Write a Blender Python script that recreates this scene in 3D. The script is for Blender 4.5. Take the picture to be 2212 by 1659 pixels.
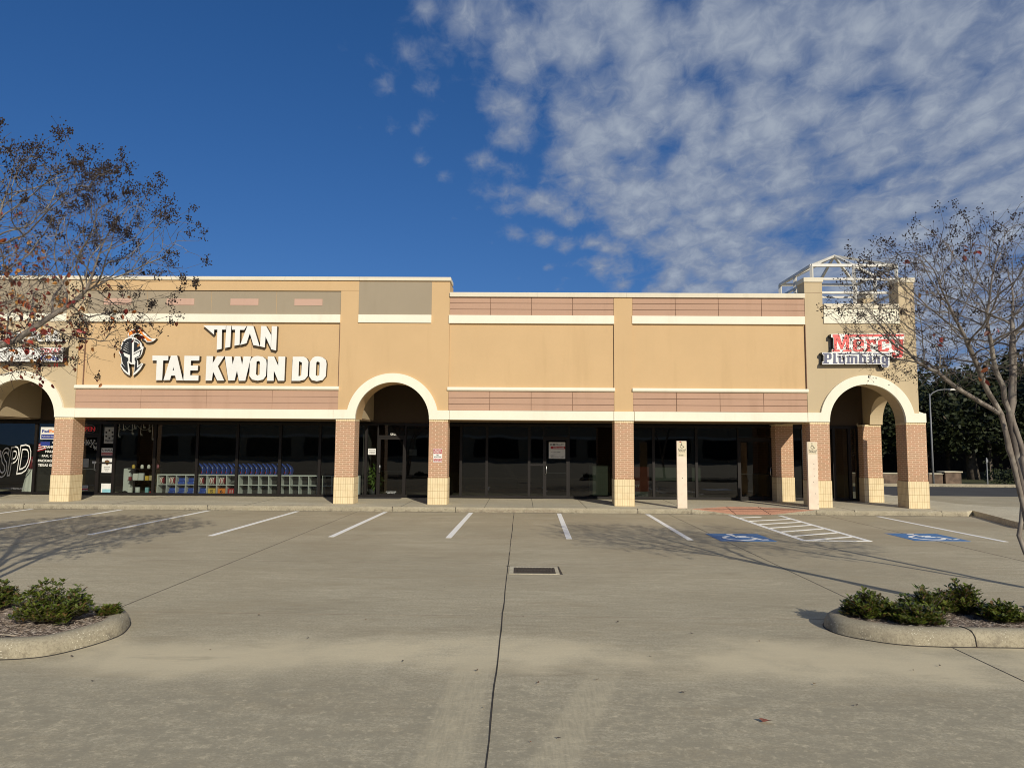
import bpy, bmesh, math, random
import numpy as np
from mathutils import Vector
R = math.radians
PI = math.pi
for o in list(bpy.data.objects): bpy.data.objects.remove(o)
scn = bpy.context.scene
C = scn.collection
rnd = random.Random(7)

# ---------------------------------------------------------------- camera
CAMH = 2.0
YAW, PIT, ROL, FPX = R(0.83), R(4.98), R(0.40), 1515.0
fw = Vector((-math.sin(YAW)*math.cos(PIT), math.cos(YAW)*math.cos(PIT), math.sin(PIT)))
r0 = Vector((math.cos(YAW), math.sin(YAW), 0)); u0 = r0.cross(fw)
rt = r0*math.cos(ROL)+u0*math.sin(ROL); up = rt.cross(fw)
cd = bpy.data.cameras.new('camera'); cam = bpy.data.objects.new('camera', cd); C.objects.link(cam)
from mathutils import Matrix
cam.matrix_world = Matrix(((rt.x, up.x, -fw.x, 0), (rt.y, up.y, -fw.y, 0), (rt.z, up.z, -fw.z, CAMH), (0, 0, 0, 1)))
cd.sensor_width = 36; cd.lens = 36*FPX/2212.0; cd.clip_end = 5000; cd.clip_start = 0.1
scn.camera = cam

def at(x, y, Y):                       # point of the plane Y = const seen at a spot of the 2212 px wide view -> (X, Z)
    d = fw + rt*((x-1106)/FPX) - up*((y-829.5)/FPX); t = Y/d.y
    return (d.x*t, CAMH+d.z*t)

# ---------------------------------------------------------------- sky, sun
SUN_EL, SUN_AZ = 24.5, 22.0            # sun behind the camera, to its right
sdir = Vector((math.sin(R(SUN_AZ))*math.cos(R(SUN_EL)), -math.cos(R(SUN_AZ))*math.cos(R(SUN_EL)), math.sin(R(SUN_EL))))
w = bpy.data.worlds.new('World'); scn.world = w; w.use_nodes = True
nt = w.node_tree; nt.nodes.clear()
def N(t, **k):
    n = nt.nodes.new(t)
    for a, b in k.items(): setattr(n, a, b)
    return n
def val(sock, v): sock.default_value = v
L = lambda a, b: nt.links.new(a, b)
def M(op, a, b=None, c=None, clamp=False):
    n = N('ShaderNodeMath', operation=op, use_clamp=clamp)
    for i, q in enumerate((a, b, c)):
        if q is None: continue
        if isinstance(q, (int, float)): n.inputs[i].default_value = q
        else: L(q, n.inputs[i])
    return n.outputs[0]
out = N('ShaderNodeOutputWorld'); bg = N('ShaderNodeBackground'); L(bg.outputs[0], out.inputs[0])
sky = N('ShaderNodeTexSky', sky_type='NISHITA', sun_disc=False)
sky.sun_elevation = R(SUN_EL); sky.sun_rotation = PI - R(SUN_AZ)
sky.altitude = 50; sky.air_density = 1.0; sky.dust_density = 0.15; sky.ozone_density = 3.0
val(bg.inputs[1], 0.085)
tc = N('ShaderNodeTexCoord'); sp = N('ShaderNodeSeparateXYZ'); L(tc.outputs['Generated'], sp.inputs[0])
zz = M('MAXIMUM', M('ADD', sp.outputs[2], .25), 0.2)
sv = N('ShaderNodeVectorMath', operation='MULTIPLY_ADD'); L(tc.outputs['Generated'], sv.inputs[0]); sv.inputs[1].default_value = (1, 1, .78); sv.inputs[2].default_value = (0, 0, .13); L(sv.outputs[0], sky.inputs[0])
px = M('DIVIDE', sp.outputs[0], zz); py = M('DIVIDE', sp.outputs[1], zz)
cb = N('ShaderNodeCombineXYZ'); L(px, cb.inputs[0]); L(py, cb.inputs[1])
def noise(scale, detail, rough, dist, vec):
    n = N('ShaderNodeTexNoise'); val(n.inputs['Scale'], scale); val(n.inputs['Detail'], detail)
    val(n.inputs['Roughness'], rough); val(n.inputs['Distortion'], dist); L(vec, n.inputs['Vector']); return n.outputs['Fac']
mp = N('ShaderNodeMapping'); val(mp.inputs['Rotation'], (0, 0, R(20))); val(mp.inputs['Scale'], (1.0, 0.72, 1)); L(cb.outputs[0], mp.inputs[0])
wob = N('ShaderNodeTexNoise'); val(wob.inputs['Scale'], 2.2); val(wob.inputs['Detail'], 3.0); L(mp.outputs[0], wob.inputs['Vector'])
va = N('ShaderNodeVectorMath', operation='MULTIPLY_ADD'); L(wob.outputs['Color'], va.inputs[0]); va.inputs[1].default_value = (.13, .13, 0); L(mp.outputs[0], va.inputs[2])
vor = N('ShaderNodeTexVoronoi', feature='SMOOTH_F1'); val(vor.inputs['Scale'], 14.5); val(vor.inputs['Smoothness'], 0.55); val(vor.inputs['Randomness'], 1.0)
L(va.outputs[0], vor.inputs['Vector'])
cell = M('SUBTRACT', 1.0, M('MULTIPLY', vor.outputs['Distance'], 1.35))
n1 = noise(5.5, 5, .6, .3, mp.outputs[0]); n2 = noise(30.0, 6, .62, .5, mp.outputs[0])
fld = M('ADD', M('ADD', M('MULTIPLY', cell, .50), M('MULTIPLY', n1, .46)), M('MULTIPLY', n2, .50))
# edge of the cloud sheet on the cloud plane
edge = M('ADD', M('MULTIPLY', M('POWER', M('MAXIMUM', M('SUBTRACT', py, 1.03), 0.0), 2.0), .40), -.20)
wid = .16
mk = M('DIVIDE', M('SUBTRACT', px, edge), wid)
mk = M('ADD', mk, M('MULTIPLY', M('SUBTRACT', n1, .5), 1.7))
mk = M('MULTIPLY', mk, .50)
mk = M('MINIMUM', M('MAXIMUM', mk, -1.1), .80)
dens = M('ADD', fld, M('MULTIPLY', mk, .52))
def ramp(x, a, b):
    m = N('ShaderNodeMapRange', interpolation_type='SMOOTHSTEP'); L(x, m.inputs[0]); val(m.inputs[1], a); val(m.inputs[2], b); return m.outputs[0]
cov = M('MULTIPLY', ramp(dens, .62, 1.12), .88)
hz = ramp(sp.outputs[2], -0.01, .10)
cov = M('MULTIPLY', cov, ramp(sp.outputs[2], -.02, .06))
cc = N('ShaderNodeMix', data_type='RGBA'); cc.inputs[6].default_value = (3.4, 4.1, 5.6, 1); cc.inputs[7].default_value = (5.7, 6.4, 7.4, 1)
L(ramp(M('ADD', dens, M('MULTIPLY', M('SUBTRACT', n2, .5), .5)), .92, 1.55), cc.inputs[0])
mx = N('ShaderNodeMix', data_type='RGBA'); L(cov, mx.inputs[0])
hs = N('ShaderNodeHueSaturation'); val(hs.inputs['Saturation'], 1.26); val(hs.inputs['Value'], 1.10); tn = N('ShaderNodeMix', data_type='RGBA', blend_type='MULTIPLY'); tn.inputs[0].default_value = 1; L(sky.outputs[0], tn.inputs[6]); tn.inputs[7].default_value = (1.0, .94, 1.06, 1); L(tn.outputs[2], hs.inputs['Color'])
L(hs.outputs[0], mx.inputs[6]); L(cc.outputs[2], mx.inputs[7]); L(mx.outputs[2], bg.inputs[0])

sl = bpy.data.lights.new('sun', 'SUN'); sl.energy = 4.6; sl.angle = R(0.5); sl.color = (1, .93, .80)
so = bpy.data.objects.new('sun', sl); C.objects.link(so); so.rotation_euler = sdir.to_track_quat('Z', 'Y').to_euler(); so.location = (20, -40, 30)
scn.view_settings.view_transform = 'Standard'; scn.view_settings.look = 'None'
scn.view_settings.exposure = -0.30; scn.view_settings.gamma = 1
scn.cycles.filter_width = 1.0; scn.cycles.max_bounces = 8; scn.cycles.transparent_max_bounces = 16

# ---------------------------------------------------------------- materials
class NT:
    def __init__(s, name):
        s.m = bpy.data.materials.new(name); s.m.use_nodes = True; s.t = s.m.node_tree
        s.b = s.t.nodes['Principled BSDF']; s.out = s.t.nodes['Material Output']
        g = s.n('ShaderNodeNewGeometry'); s.pos = g.outputs['Position']; s.geo = g
    def n(s, t, **k):
        n = s.t.nodes.new(t)
        for a, b in k.items(): setattr(n, a, b)
        return n
    def l(s, a, b): s.t.links.new(a, b)
    def math(s, op, a, b=None, clamp=False):
        n = s.n('ShaderNodeMath', operation=op, use_clamp=clamp)
        for i, q in enumerate((a, b)):
            if q is None: continue
            if isinstance(q, (int, float)): n.inputs[i].default_value = q
            else: s.l(q, n.inputs[i])
        return n.outputs[0]
    def noise(s, scale, detail=4, rough=.55, vec=None, stretch=None, loc=None, dist=0):
        v = vec or s.pos
        if stretch or loc:
            m = s.n('ShaderNodeMapping')
            if stretch: m.inputs['Scale'].default_value = stretch
            if loc: m.inputs['Location'].default_value = loc
            s.l(v, m.inputs[0]); v = m.outputs[0]
        n = s.n('ShaderNodeTexNoise'); n.inputs['Scale'].default_value = scale; n.inputs['Detail'].default_value = detail
        n.inputs['Roughness'].default_value = rough; n.inputs['Distortion'].default_value = dist; s.l(v, n.inputs['Vector']); return n.outputs['Fac']
    def rng(s, x, a, b, c=0., d=1., smooth=True):
        m = s.n('ShaderNodeMapRange'); m.interpolation_type = 'SMOOTHSTEP' if smooth else 'LINEAR'
        s.l(x, m.inputs[0])
        for i, v in zip((1, 2, 3, 4), (a, b, c, d)): m.inputs[i].default_value = v
        return m.outputs[0]
    def mix(s, f, a, b, mode='MIX'):
        m = s.n('ShaderNodeMix', data_type='RGBA', blend_type=mode)
        for i, q in ((0, f), (6, a), (7, b)):
            if isinstance(q, (int, float)): m.inputs[i].default_value = q
            elif isinstance(q, tuple): m.inputs[i].default_value = (*q[:3], 1)
            else: s.l(q, m.inputs[i])
        return m.outputs[2]
    def col(s, c): s.l(c, s.b.inputs['Base Color']) if not isinstance(c, tuple) else setattr(s.b.inputs['Base Color'], 'default_value', (*c, 1))
    def rough(s, v):
        if isinstance(v, (int, float)): s.b.inputs['Roughness'].default_value = v
        else: s.l(v, s.b.inputs['Roughness'])
    def bump(s, h, strength=.3, dist=.01):
        b = s.n('ShaderNodeBump'); b.inputs['Strength'].default_value = strength; b.inputs['Distance'].default_value = dist
        s.l(h, b.inputs['Height']); s.l(b.outputs[0], s.b.inputs['Normal'])

def plain(name, c, rough=.6, var=.12, scale=6, bump=0, metal=0, spec=.5):
    k = NT(name); f = k.noise(scale, 4)
    k.col(k.mix(k.rng(f, .3, .7), tuple(x*(1-var) for x in c), tuple(min(1, x*(1+var)) for x in c)))
    k.rough(rough); k.b.inputs['Metallic'].default_value = metal; k.b.inputs['Specular IOR Level'].default_value = spec
    if bump: k.bump(k.noise(scale*12, 3), bump, .01)
    return k.m
def stucco(name, c, streak=.11):
    k = NT(name)
    f = k.noise(.8, 5, .6); s = k.noise(2.2, 4, .6, stretch=(1, 1, .12)); g = k.noise(70, 3, .6)
    a = k.mix(k.rng(f, .3, .72), tuple(x*.975 for x in c), tuple(x*1.025 for x in c))
    a = k.mix(k.math('MULTIPLY', k.rng(s, .5, .75), streak*1.6), a, (c[0]*.62, c[1]*.58, c[2]*.52))
    a = k.mix(k.math('MULTIPLY', k.rng(g, .35, .65), .16), a, tuple(x*.7 for x in c))
    k.col(a); k.rough(.9); k.b.inputs['Specular IOR Level'].default_value = .2
    k.bump(g, .5, .006); return k.m
M_orange = stucco('stucco_orange', (.65, .445, .232)); M_beige = stucco('stucco_beige', (.58, .46, .285))
M_grey = stucco('stucco_grey', (.37, .305, .213)); M_pink = stucco('stucco_pink', (.52, .33, .225), .14)
M_white = stucco('stucco_white', (.92, .86, .68), .12); M_cope = stucco('coping_paint', (.78, .70, .53), .16)
M_pinkrect = stucco('stucco_light_pink', (.60, .39, .29))
M_soffit = stucco('soffit', (.20, .14, .08)); M_vback = stucco('vault_shade', (.085, .062, .040)); M_groove = plain('groove', (.24, .14, .09), .9)  # vault ceiling and back wall: shade of the recess put into a dark brown
M_bronze = plain('dark_bronze', (.012, .009, .007), .5, .1, 5, 0, .0, .3)
M_steel = plain('white_steel', (.66, .63, .55), .5, .1, 4); M_alu = plain('aluminium', (.6, .6, .58), .3, .05, 8, 0, 1)
M_black = plain('black_return', (.012, .012, .013), .4, .1)
M_letter = plain('white_acrylic', (.86, .84, .76), .35, .03, 3); M_red = plain('red_acrylic', (.78, .09, .07), .35, .05)
M_navy = plain('slate_acrylic', (.09, .095, .16), .35, .05); M_orng = plain('orange_acrylic', (.85, .26, .03), .35, .05)
M_dred = plain('dark_red_print', (.42, .02, .025), .4, .05); M_blueprint = plain('blue_print', (.03, .05, .25), .4, .05)
M_pinktxt = plain('faded_red_print', (.55, .17, .17), .5, .05); M_text = plain('black_print', (.02, .02, .02), .5, .05)
M_paper = plain('paper', (.75, .74, .68), .6, .05); M_yel = plain('yellow_print', (.75, .5, .08), .5)
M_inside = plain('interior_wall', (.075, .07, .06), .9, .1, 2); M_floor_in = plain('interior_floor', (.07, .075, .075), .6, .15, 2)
M_shelfw = plain('grey_laminate', (.68, .70, .67), .5, .04, 3); M_bluepad = plain('blue_vinyl', (.03, .085, .42), .35, .15, 5)
M_redpad = plain('maroon_vinyl', (.28, .02, .03), .4, .1, 5); M_pale = plain('pale_board', (.34, .38, .28), .7, .05, 2)
M_rust = plain('rust_poster', (.30, .05, .02), .6, .1, 3); M_green = plain('green_plastic', (.04, .25, .08), .5, .1)
M_teal = plain('pale_blue_card', (.25, .50, .55), .5, .1)
M_post = plain('bollard_paint', (.80, .66, .50), .55, .06, 5); M_postcap = plain('plate', (.70, .60, .40), .5, .04)

def brickmat():
    k = NT('brick_red')
    sx = k.n('ShaderNodeSeparateXYZ'); k.l(k.pos, sx.inputs[0]); cb_ = k.n('ShaderNodeCombineXYZ')
    k.l(k.math('ADD', sx.outputs[0], sx.outputs[1]), cb_.inputs[0]); k.l(k.math('SUBTRACT', sx.outputs[2], .97), cb_.inputs[1])
    b = k.n('ShaderNodeTexBrick'); k.l(cb_.outputs[0], b.inputs['Vector'])
    b.offset = .5; b.inputs['Scale'].default_value = 1; b.inputs['Mortar Size'].default_value = .0075; b.inputs['Mortar Smooth'].default_value = .2
    b.inputs['Brick Width'].default_value = .214; b.inputs['Row Height'].default_value = .0625; b.inputs['Bias'].default_value = 0
    b.inputs['Color1'].default_value = (.50, .265, .15, 1); b.inputs['Color2'].default_value = (.41, .25, .14, 1); b.inputs['Mortar'].default_value = (.84, .62, .42, 1)
    f = k.noise(9, 4); k.col(k.mix(k.rng(f, .3, .7, 0, .30), b.outputs['Color'], (.52, .31, .19)))
    k.rough(.85); k.bump(k.math('ADD', k.math('MULTIPLY', b.outputs['Fac'], -1), k.math('MULTIPLY', k.noise(90, 2), .4)), .6, .006); return k.m
def tilemat(name, rowh, z0, colw=.0735):
    k = NT(name)
    sx = k.n('ShaderNodeSeparateXYZ'); k.l(k.pos, sx.inputs[0]); cb_ = k.n('ShaderNodeCombineXYZ')
    k.l(k.math('ADD', sx.outputs[0], sx.outputs[1]), cb_.inputs[0]); k.l(k.math('SUBTRACT', sx.outputs[2], z0), cb_.inputs[1])
    b = k.n('ShaderNodeTexBrick'); k.l(cb_.outputs[0], b.inputs['Vector'])
    b.offset = 0; b.inputs['Scale'].default_value = 1; b.inputs['Mortar Size'].default_value = .0045; b.inputs['Mortar Smooth'].default_value = .3
    b.inputs['Brick Width'].default_value = colw; b.inputs['Row Height'].default_value = rowh
    b.inputs['Color1'].default_value = (.84, .69, .42, 1); b.inputs['Color2'].default_value = (.78, .63, .38, 1); b.inputs['Mortar'].default_value = (.46, .32, .14, 1)
    f = k.noise(5, 5); k.col(k.mix(k.rng(f, .4, .8, 0, .3), b.outputs['Color'], (.62, .44, .22)))
    k.rough(.9); k.bump(k.math('ADD', k.math('MULTIPLY', b.outputs['Fac'], -1), k.math('MULTIPLY', k.noise(60, 2), .6)), .6, .006); return k.m
M_brick = brickmat(); M_tile = tilemat('block_yellow', .205, .15); M_sold = tilemat('soldier_yellow', .09, 2.70, .07)

def glassmat(name, tint, refl=1.0):
    k = NT(name); t = k.t; t.nodes.remove(k.b)
    tr = k.n('ShaderNodeBsdfTransparent'); tr.inputs[0].default_value = (*tint, 1)
    gl = k.n('ShaderNodeBsdfGlossy'); gl.inputs['Roughness'].default_value = 0.0; gl.inputs[0].default_value = (refl, refl, refl, 1)
    nb = k.n('ShaderNodeBump'); nb.inputs['Strength'].default_value = .35; nb.inputs['Distance'].default_value = .004
    k.l(k.noise(1.3, 1, .4), nb.inputs['Height']); k.l(nb.outputs[0], gl.inputs['Normal'])
    lw = k.n('ShaderNodeLayerWeight'); lw.inputs[0].default_value = .22
    f = k.rng(lw.outputs['Fresnel'], 0, 1, .034, 1, False)
    m = k.n('ShaderNodeMixShader'); k.l(f, m.inputs[0]); k.l(tr.outputs[0], m.inputs[1]); k.l(gl.outputs[0], m.inputs[2]); k.l(m.outputs[0], k.out.inputs[0]); return k.m
M_glass = glassmat('shop_glass', (.62, .66, .62)); M_glassd = glassmat('tinted_glass', (.22, .24, .23))

def concrete(name, c, lot=False):
    k = NT(name)
    big = k.noise(.16, 5, .62, stretch=(1, 1.6, 1)); mid = k.noise(.8, 5, .65, stretch=(.45, 1.5, 1)); fine = k.noise(9, 5, .7, stretch=(.35, 1.4, 1)); grit = k.noise(42, 5, .8, stretch=(.85, 1.0, 1)); strk = k.noise(7, 6, .75, stretch=(.40, 1.7, 1), loc=(9, 3, 1))
    a = k.mix(k.rng(big, .36, .64), tuple(x*.80 for x in c), tuple(x*1.10 for x in c))
    a = k.mix(k.rng(mid, .40, .66, 0, .65), a, (c[0]*.76, c[1]*.73, c[2]*.70))
    a = k.mix(k.rng(fine, .46, .66, 0, .50), a, (c[0]*.66, c[1]*.64, c[2]*.62))
    a = k.mix(k.rng(grit, .44, .60, 0, .72), a, (c[0]*.52, c[1]*.51, c[2]*.49)); a = k.mix(k.rng(strk, .50, .62, 0, .34), a, (c[0]*.60, c[1]*.58, c[2]*.55)); a = k.mix(k.rng(strk, .46, .36, 0, .35), a, (c[0]*1.15, c[1]*1.14, c[2]*1.1))
    sp1 = k.noise(15, 5, .8, stretch=(.8, 1.1, 1)); a = k.mix(k.rng(sp1, .48, .60, 0, .5), a, (c[0]*.66, c[1]*.65, c[2]*.63))
    a = k.mix(k.rng(k.noise(60, 2, .5, loc=(3, 8, 0)), .60, .74, 0, .45), a, (c[0]*1.3, c[1]*1.28, c[2]*1.2))
    a = k.mix(k.rng(k.noise(1.7, 6, .7, stretch=(.4, 2.2, 1), loc=(1, 5, 2)), .52, .66, 0, .45), a, (c[0]*.66, c[1]*.62, c[2]*.57))
    if lot:
        # pale sandy wash where run-off crosses the lot, worn dark wheel-track margins beyond it
        sx = k.n('ShaderNodeSeparateXYZ'); k.l(k.pos, sx.inputs[0]); X, Y = sx.outputs[0], sx.outputs[1]
        wob = k.math('MULTIPLY', k.math('SUBTRACT', k.noise(.35, 4, .6), .5), 2.6)
        band = k.math('ABSOLUTE', k.math('ADD', k.math('SUBTRACT', Y, 6.9), wob))
        a = k.mix(k.math('MULTIPLY', k.rng(band, .9, .2, 0, .75), k.rng(k.noise(.5, 4, .6, loc=(2, 7, 0)), .34, .55)), a, (c[0]*1.24, c[1]*1.20, c[2]*1.12))
        near = k.rng(k.math('ADD', Y, k.math('MULTIPLY', wob, .8)), 6.4, 5.6)
        a = k.mix(k.math('MULTIPLY', near, k.rng(k.noise(4.5, 7, .8, stretch=(.8, 1, 1)), .40, .60, .1, .9)), a, (c[0]*.60, c[1]*.60, c[2]*.60))
        a = k.mix(k.rng(k.noise(.9, 5, .7, stretch=(.5, 1.7, 1), loc=(4, 1, 0)), .56, .68, 0, .42), a, (c[0]*.52, c[1]*.50, c[2]*.48))
        a = k.mix(k.math('MULTIPLY', near, k.rng(k.noise(13, 6, .75, stretch=(.9, 1, 1), loc=(7, 7, 0)), .52, .68, 0, .7)), a, (c[0]*1.12, c[1]*1.10, c[2]*1.06))
        # two tyre tracks: paler strips with faint tread streaks
        for x0, sl_, wd, y1 in ((-.50, .04, .21, 8.0), (.20, .30, .19, 7.2)):
            cx = k.math('ADD', k.math('MULTIPLY', k.math('SUBTRACT', Y, 4.6), sl_), x0)
            d_ = k.math('ABSOLUTE', k.math('SUBTRACT', X, cx))
            tr = k.math('MULTIPLY', k.rng(d_, wd, wd*.6), k.rng(Y, y1, y1-1.5, 0, 1))
            st = k.noise(28, 3, .6, stretch=(1.5, .12, 1))
            a = k.mix(k.math('MULTIPLY', tr, k.rng(st, .3, .7, .2, .62)), a, (c[0]*1.02, c[1]*1.0, c[2]*.95))
        # grime along the slab edges near the shop stalls
        a = k.mix(k.math('MULTIPLY', k.rng(Y, 9, 15), k.rng(k.noise(.55, 5, .6, stretch=(1, .6, 1), loc=(5, 2, 0)), .38, .66, .12, .55)), a, (c[0]*.60, c[1]*.56, c[2]*.52))
    k.col(a); k.rough(.92); k.b.inputs['Specular IOR Level'].default_value = .25
    k.bump(k.math('ADD', grit, k.math('MULTIPLY', fine, .6)), .55, .006); return k.m
M_lot = concrete('lot_concrete', (.605, .535, .375), True); M_walk = concrete('walk_concrete', (.74, .67, .49))
M_ramp = concrete('red_ramp_concrete', (.80, .42, .27))
def kerbmat():
    k = NT('kerb_concrete'); c = (.42, .365, .25)
    f = k.noise(3, 5, .6); g = k.noise(140, 2, .6); d = k.noise(7, 5, .7)
    sx = k.n('ShaderNodeSeparateXYZ'); k.l(k.pos, sx.inputs[0])
    a = k.mix(k.rng(f, .3, .7), tuple(x*.85 for x in c), tuple(x*1.06 for x in c))
    a = k.mix(k.math('MULTIPLY', k.rng(d, .50, .62), k.rng(sx.outputs[2], .13, .03, 0, .65)), a, (.17, .14, .10))
    a = k.mix(k.rng(k.noise(45, 5, .8), .46, .62, 0, .6), a, (c[0]*.5, c[1]*.48, c[2]*.45))
    v = k.n('ShaderNodeTexVoronoi'); v.inputs['Scale'].default_value = 42; k.l(k.pos, v.inputs['Vector'])
    a = k.mix(k.math('MULTIPLY', k.rng(v.outputs['Distance'], .26, .14), k.rng(k.noise(1.6, 4, .6), .45, .6, 0, .8)), a, (.85, .80, .62))
    k.col(a); k.rough(.9); k.bump(g, .6, .006); return k.m
M_kerb = kerbmat()
def paint(name, c, wear=.5):
    k = NT(name); f = k.noise(22, 6, .75); g = k.noise(2.2, 4, .6)
    k.col(k.mix(k.rng(k.math('ADD', f, k.math('MULTIPLY', g, .25)), .66, .82, 0, wear), c, (.50, .45, .35))); k.rough(.75); return k.m
M_line = paint('line_paint', (.95, .94, .88), .3); M_bluep = paint('blue_paint', (.06, .19, .43), .7)
M_crack = plain('joint_dark', (.045, .038, .03), .95, .3, 3); M_jfaint = plain('joint_faint', (.26, .22, .16), .95, .25, 4)
M_jlight = plain('joint_lime', (.72, .66, .52), .95, .2, 4)
M_asph = plain('asphalt', (.055, .052, .048), .85, .15, .8, .3)
M_iron = plain('cast_iron', (.05, .045, .04), .55, .3, 12, .3, .3)
def grassmat():
    k = NT('grass'); f = k.noise(.35, 5, .6); g = k.noise(14, 4, .7)
    k.col(k.mix(k.rng(g, .3, .7), k.mix(k.rng(f, .35, .65), (.045, .055, .016), (.13, .13, .045)), (.03, .035, .012))); k.rough(.95); k.bump(g, .6, .04); return k.m
M_grass = grassmat()
def barkmat():
    k = NT('crape_bark'); f = k.noise(14, 4, .6, stretch=(1, 1, .3)); g = k.noise(5, 3, .6, stretch=(1, 1, .5), loc=(2, 1, 4))
    a = k.mix(k.rng(f, .35, .65), (.13, .105, .082), (.235, .195, .155)); a = k.mix(k.rng(g, .5, .65, 0, .75), a, (.38, .335, .27))
    k.col(a); k.rough(.8); k.bump(f, .4, .01); return k.m
M_bark = barkmat(); M_twig = plain('twig_bark', (.15, .12, .092), .85, .3, 20); M_seed = plain('seed_capsule', (.030, .018, .014), .7, .3, 40); M_oakbark = plain('oak_bark', (.10, .08, .06), .9, .3, 6, .4)
def leafmat(name, cols, rough=.5, spec=.5, scale=1.5):
    k = NT(name); oi = k.geo.outputs['Random Per Island']
    r = k.n('ShaderNodeValToRGB'); k.l(oi, r.inputs[0]); e = r.color_ramp.elements
    e[0].position = 0; e[0].color = (*cols[0], 1); e[1].position = 1; e[1].color = (*cols[-1], 1)
    for i, c in enumerate(cols[1:-1]): q = e.new((i+1)/(len(cols)-1)); q.color = (*c, 1)
    k.col(r.outputs[0]); k.rough(rough); k.b.inputs['Specular IOR Level'].default_value = spec; return k.m
M_autumn = leafmat('autumn_leaf', [(.16, .02, .02), (.40, .05, .03), (.10, .03, .02), (.55, .14, .03), (.50, .25, .06), (.22, .03, .03)])
M_shrub = leafmat('shrub_leaf', [(.05, .072, .010), (.095, .125, .018), (.16, .185, .032), (.07, .095, .013), (.15, .085, .035), (.08, .115, .016), (.12, .15, .025)], .22, .7)
M_oak = leafmat('oak_leaf', [(.012, .017, .006), (.022, .030, .009), (.034, .042, .012), (.016, .022, .007)], .6, .3)
M_pot = leafmat('pothos_leaf', [(.05, .10, .02), (.12, .19, .04), (.08, .14, .03)], .35, .5)
M_chip = leafmat('mulch_chip', [(.22, .16, .11), (.48, .40, .32), (.12, .08, .06), (.66, .58, .48), (.34, .27, .21), (.30, .22, .16)], .9, .2)
M_soil = plain('mulch_soil', (.17, .125, .09), .95, .4, 20, .8)
M_litter = leafmat('dry_leaf', [(.10, .06, .03), (.22, .06, .03), (.06, .045, .03), (.28, .17, .06)], .8, .2)

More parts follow.
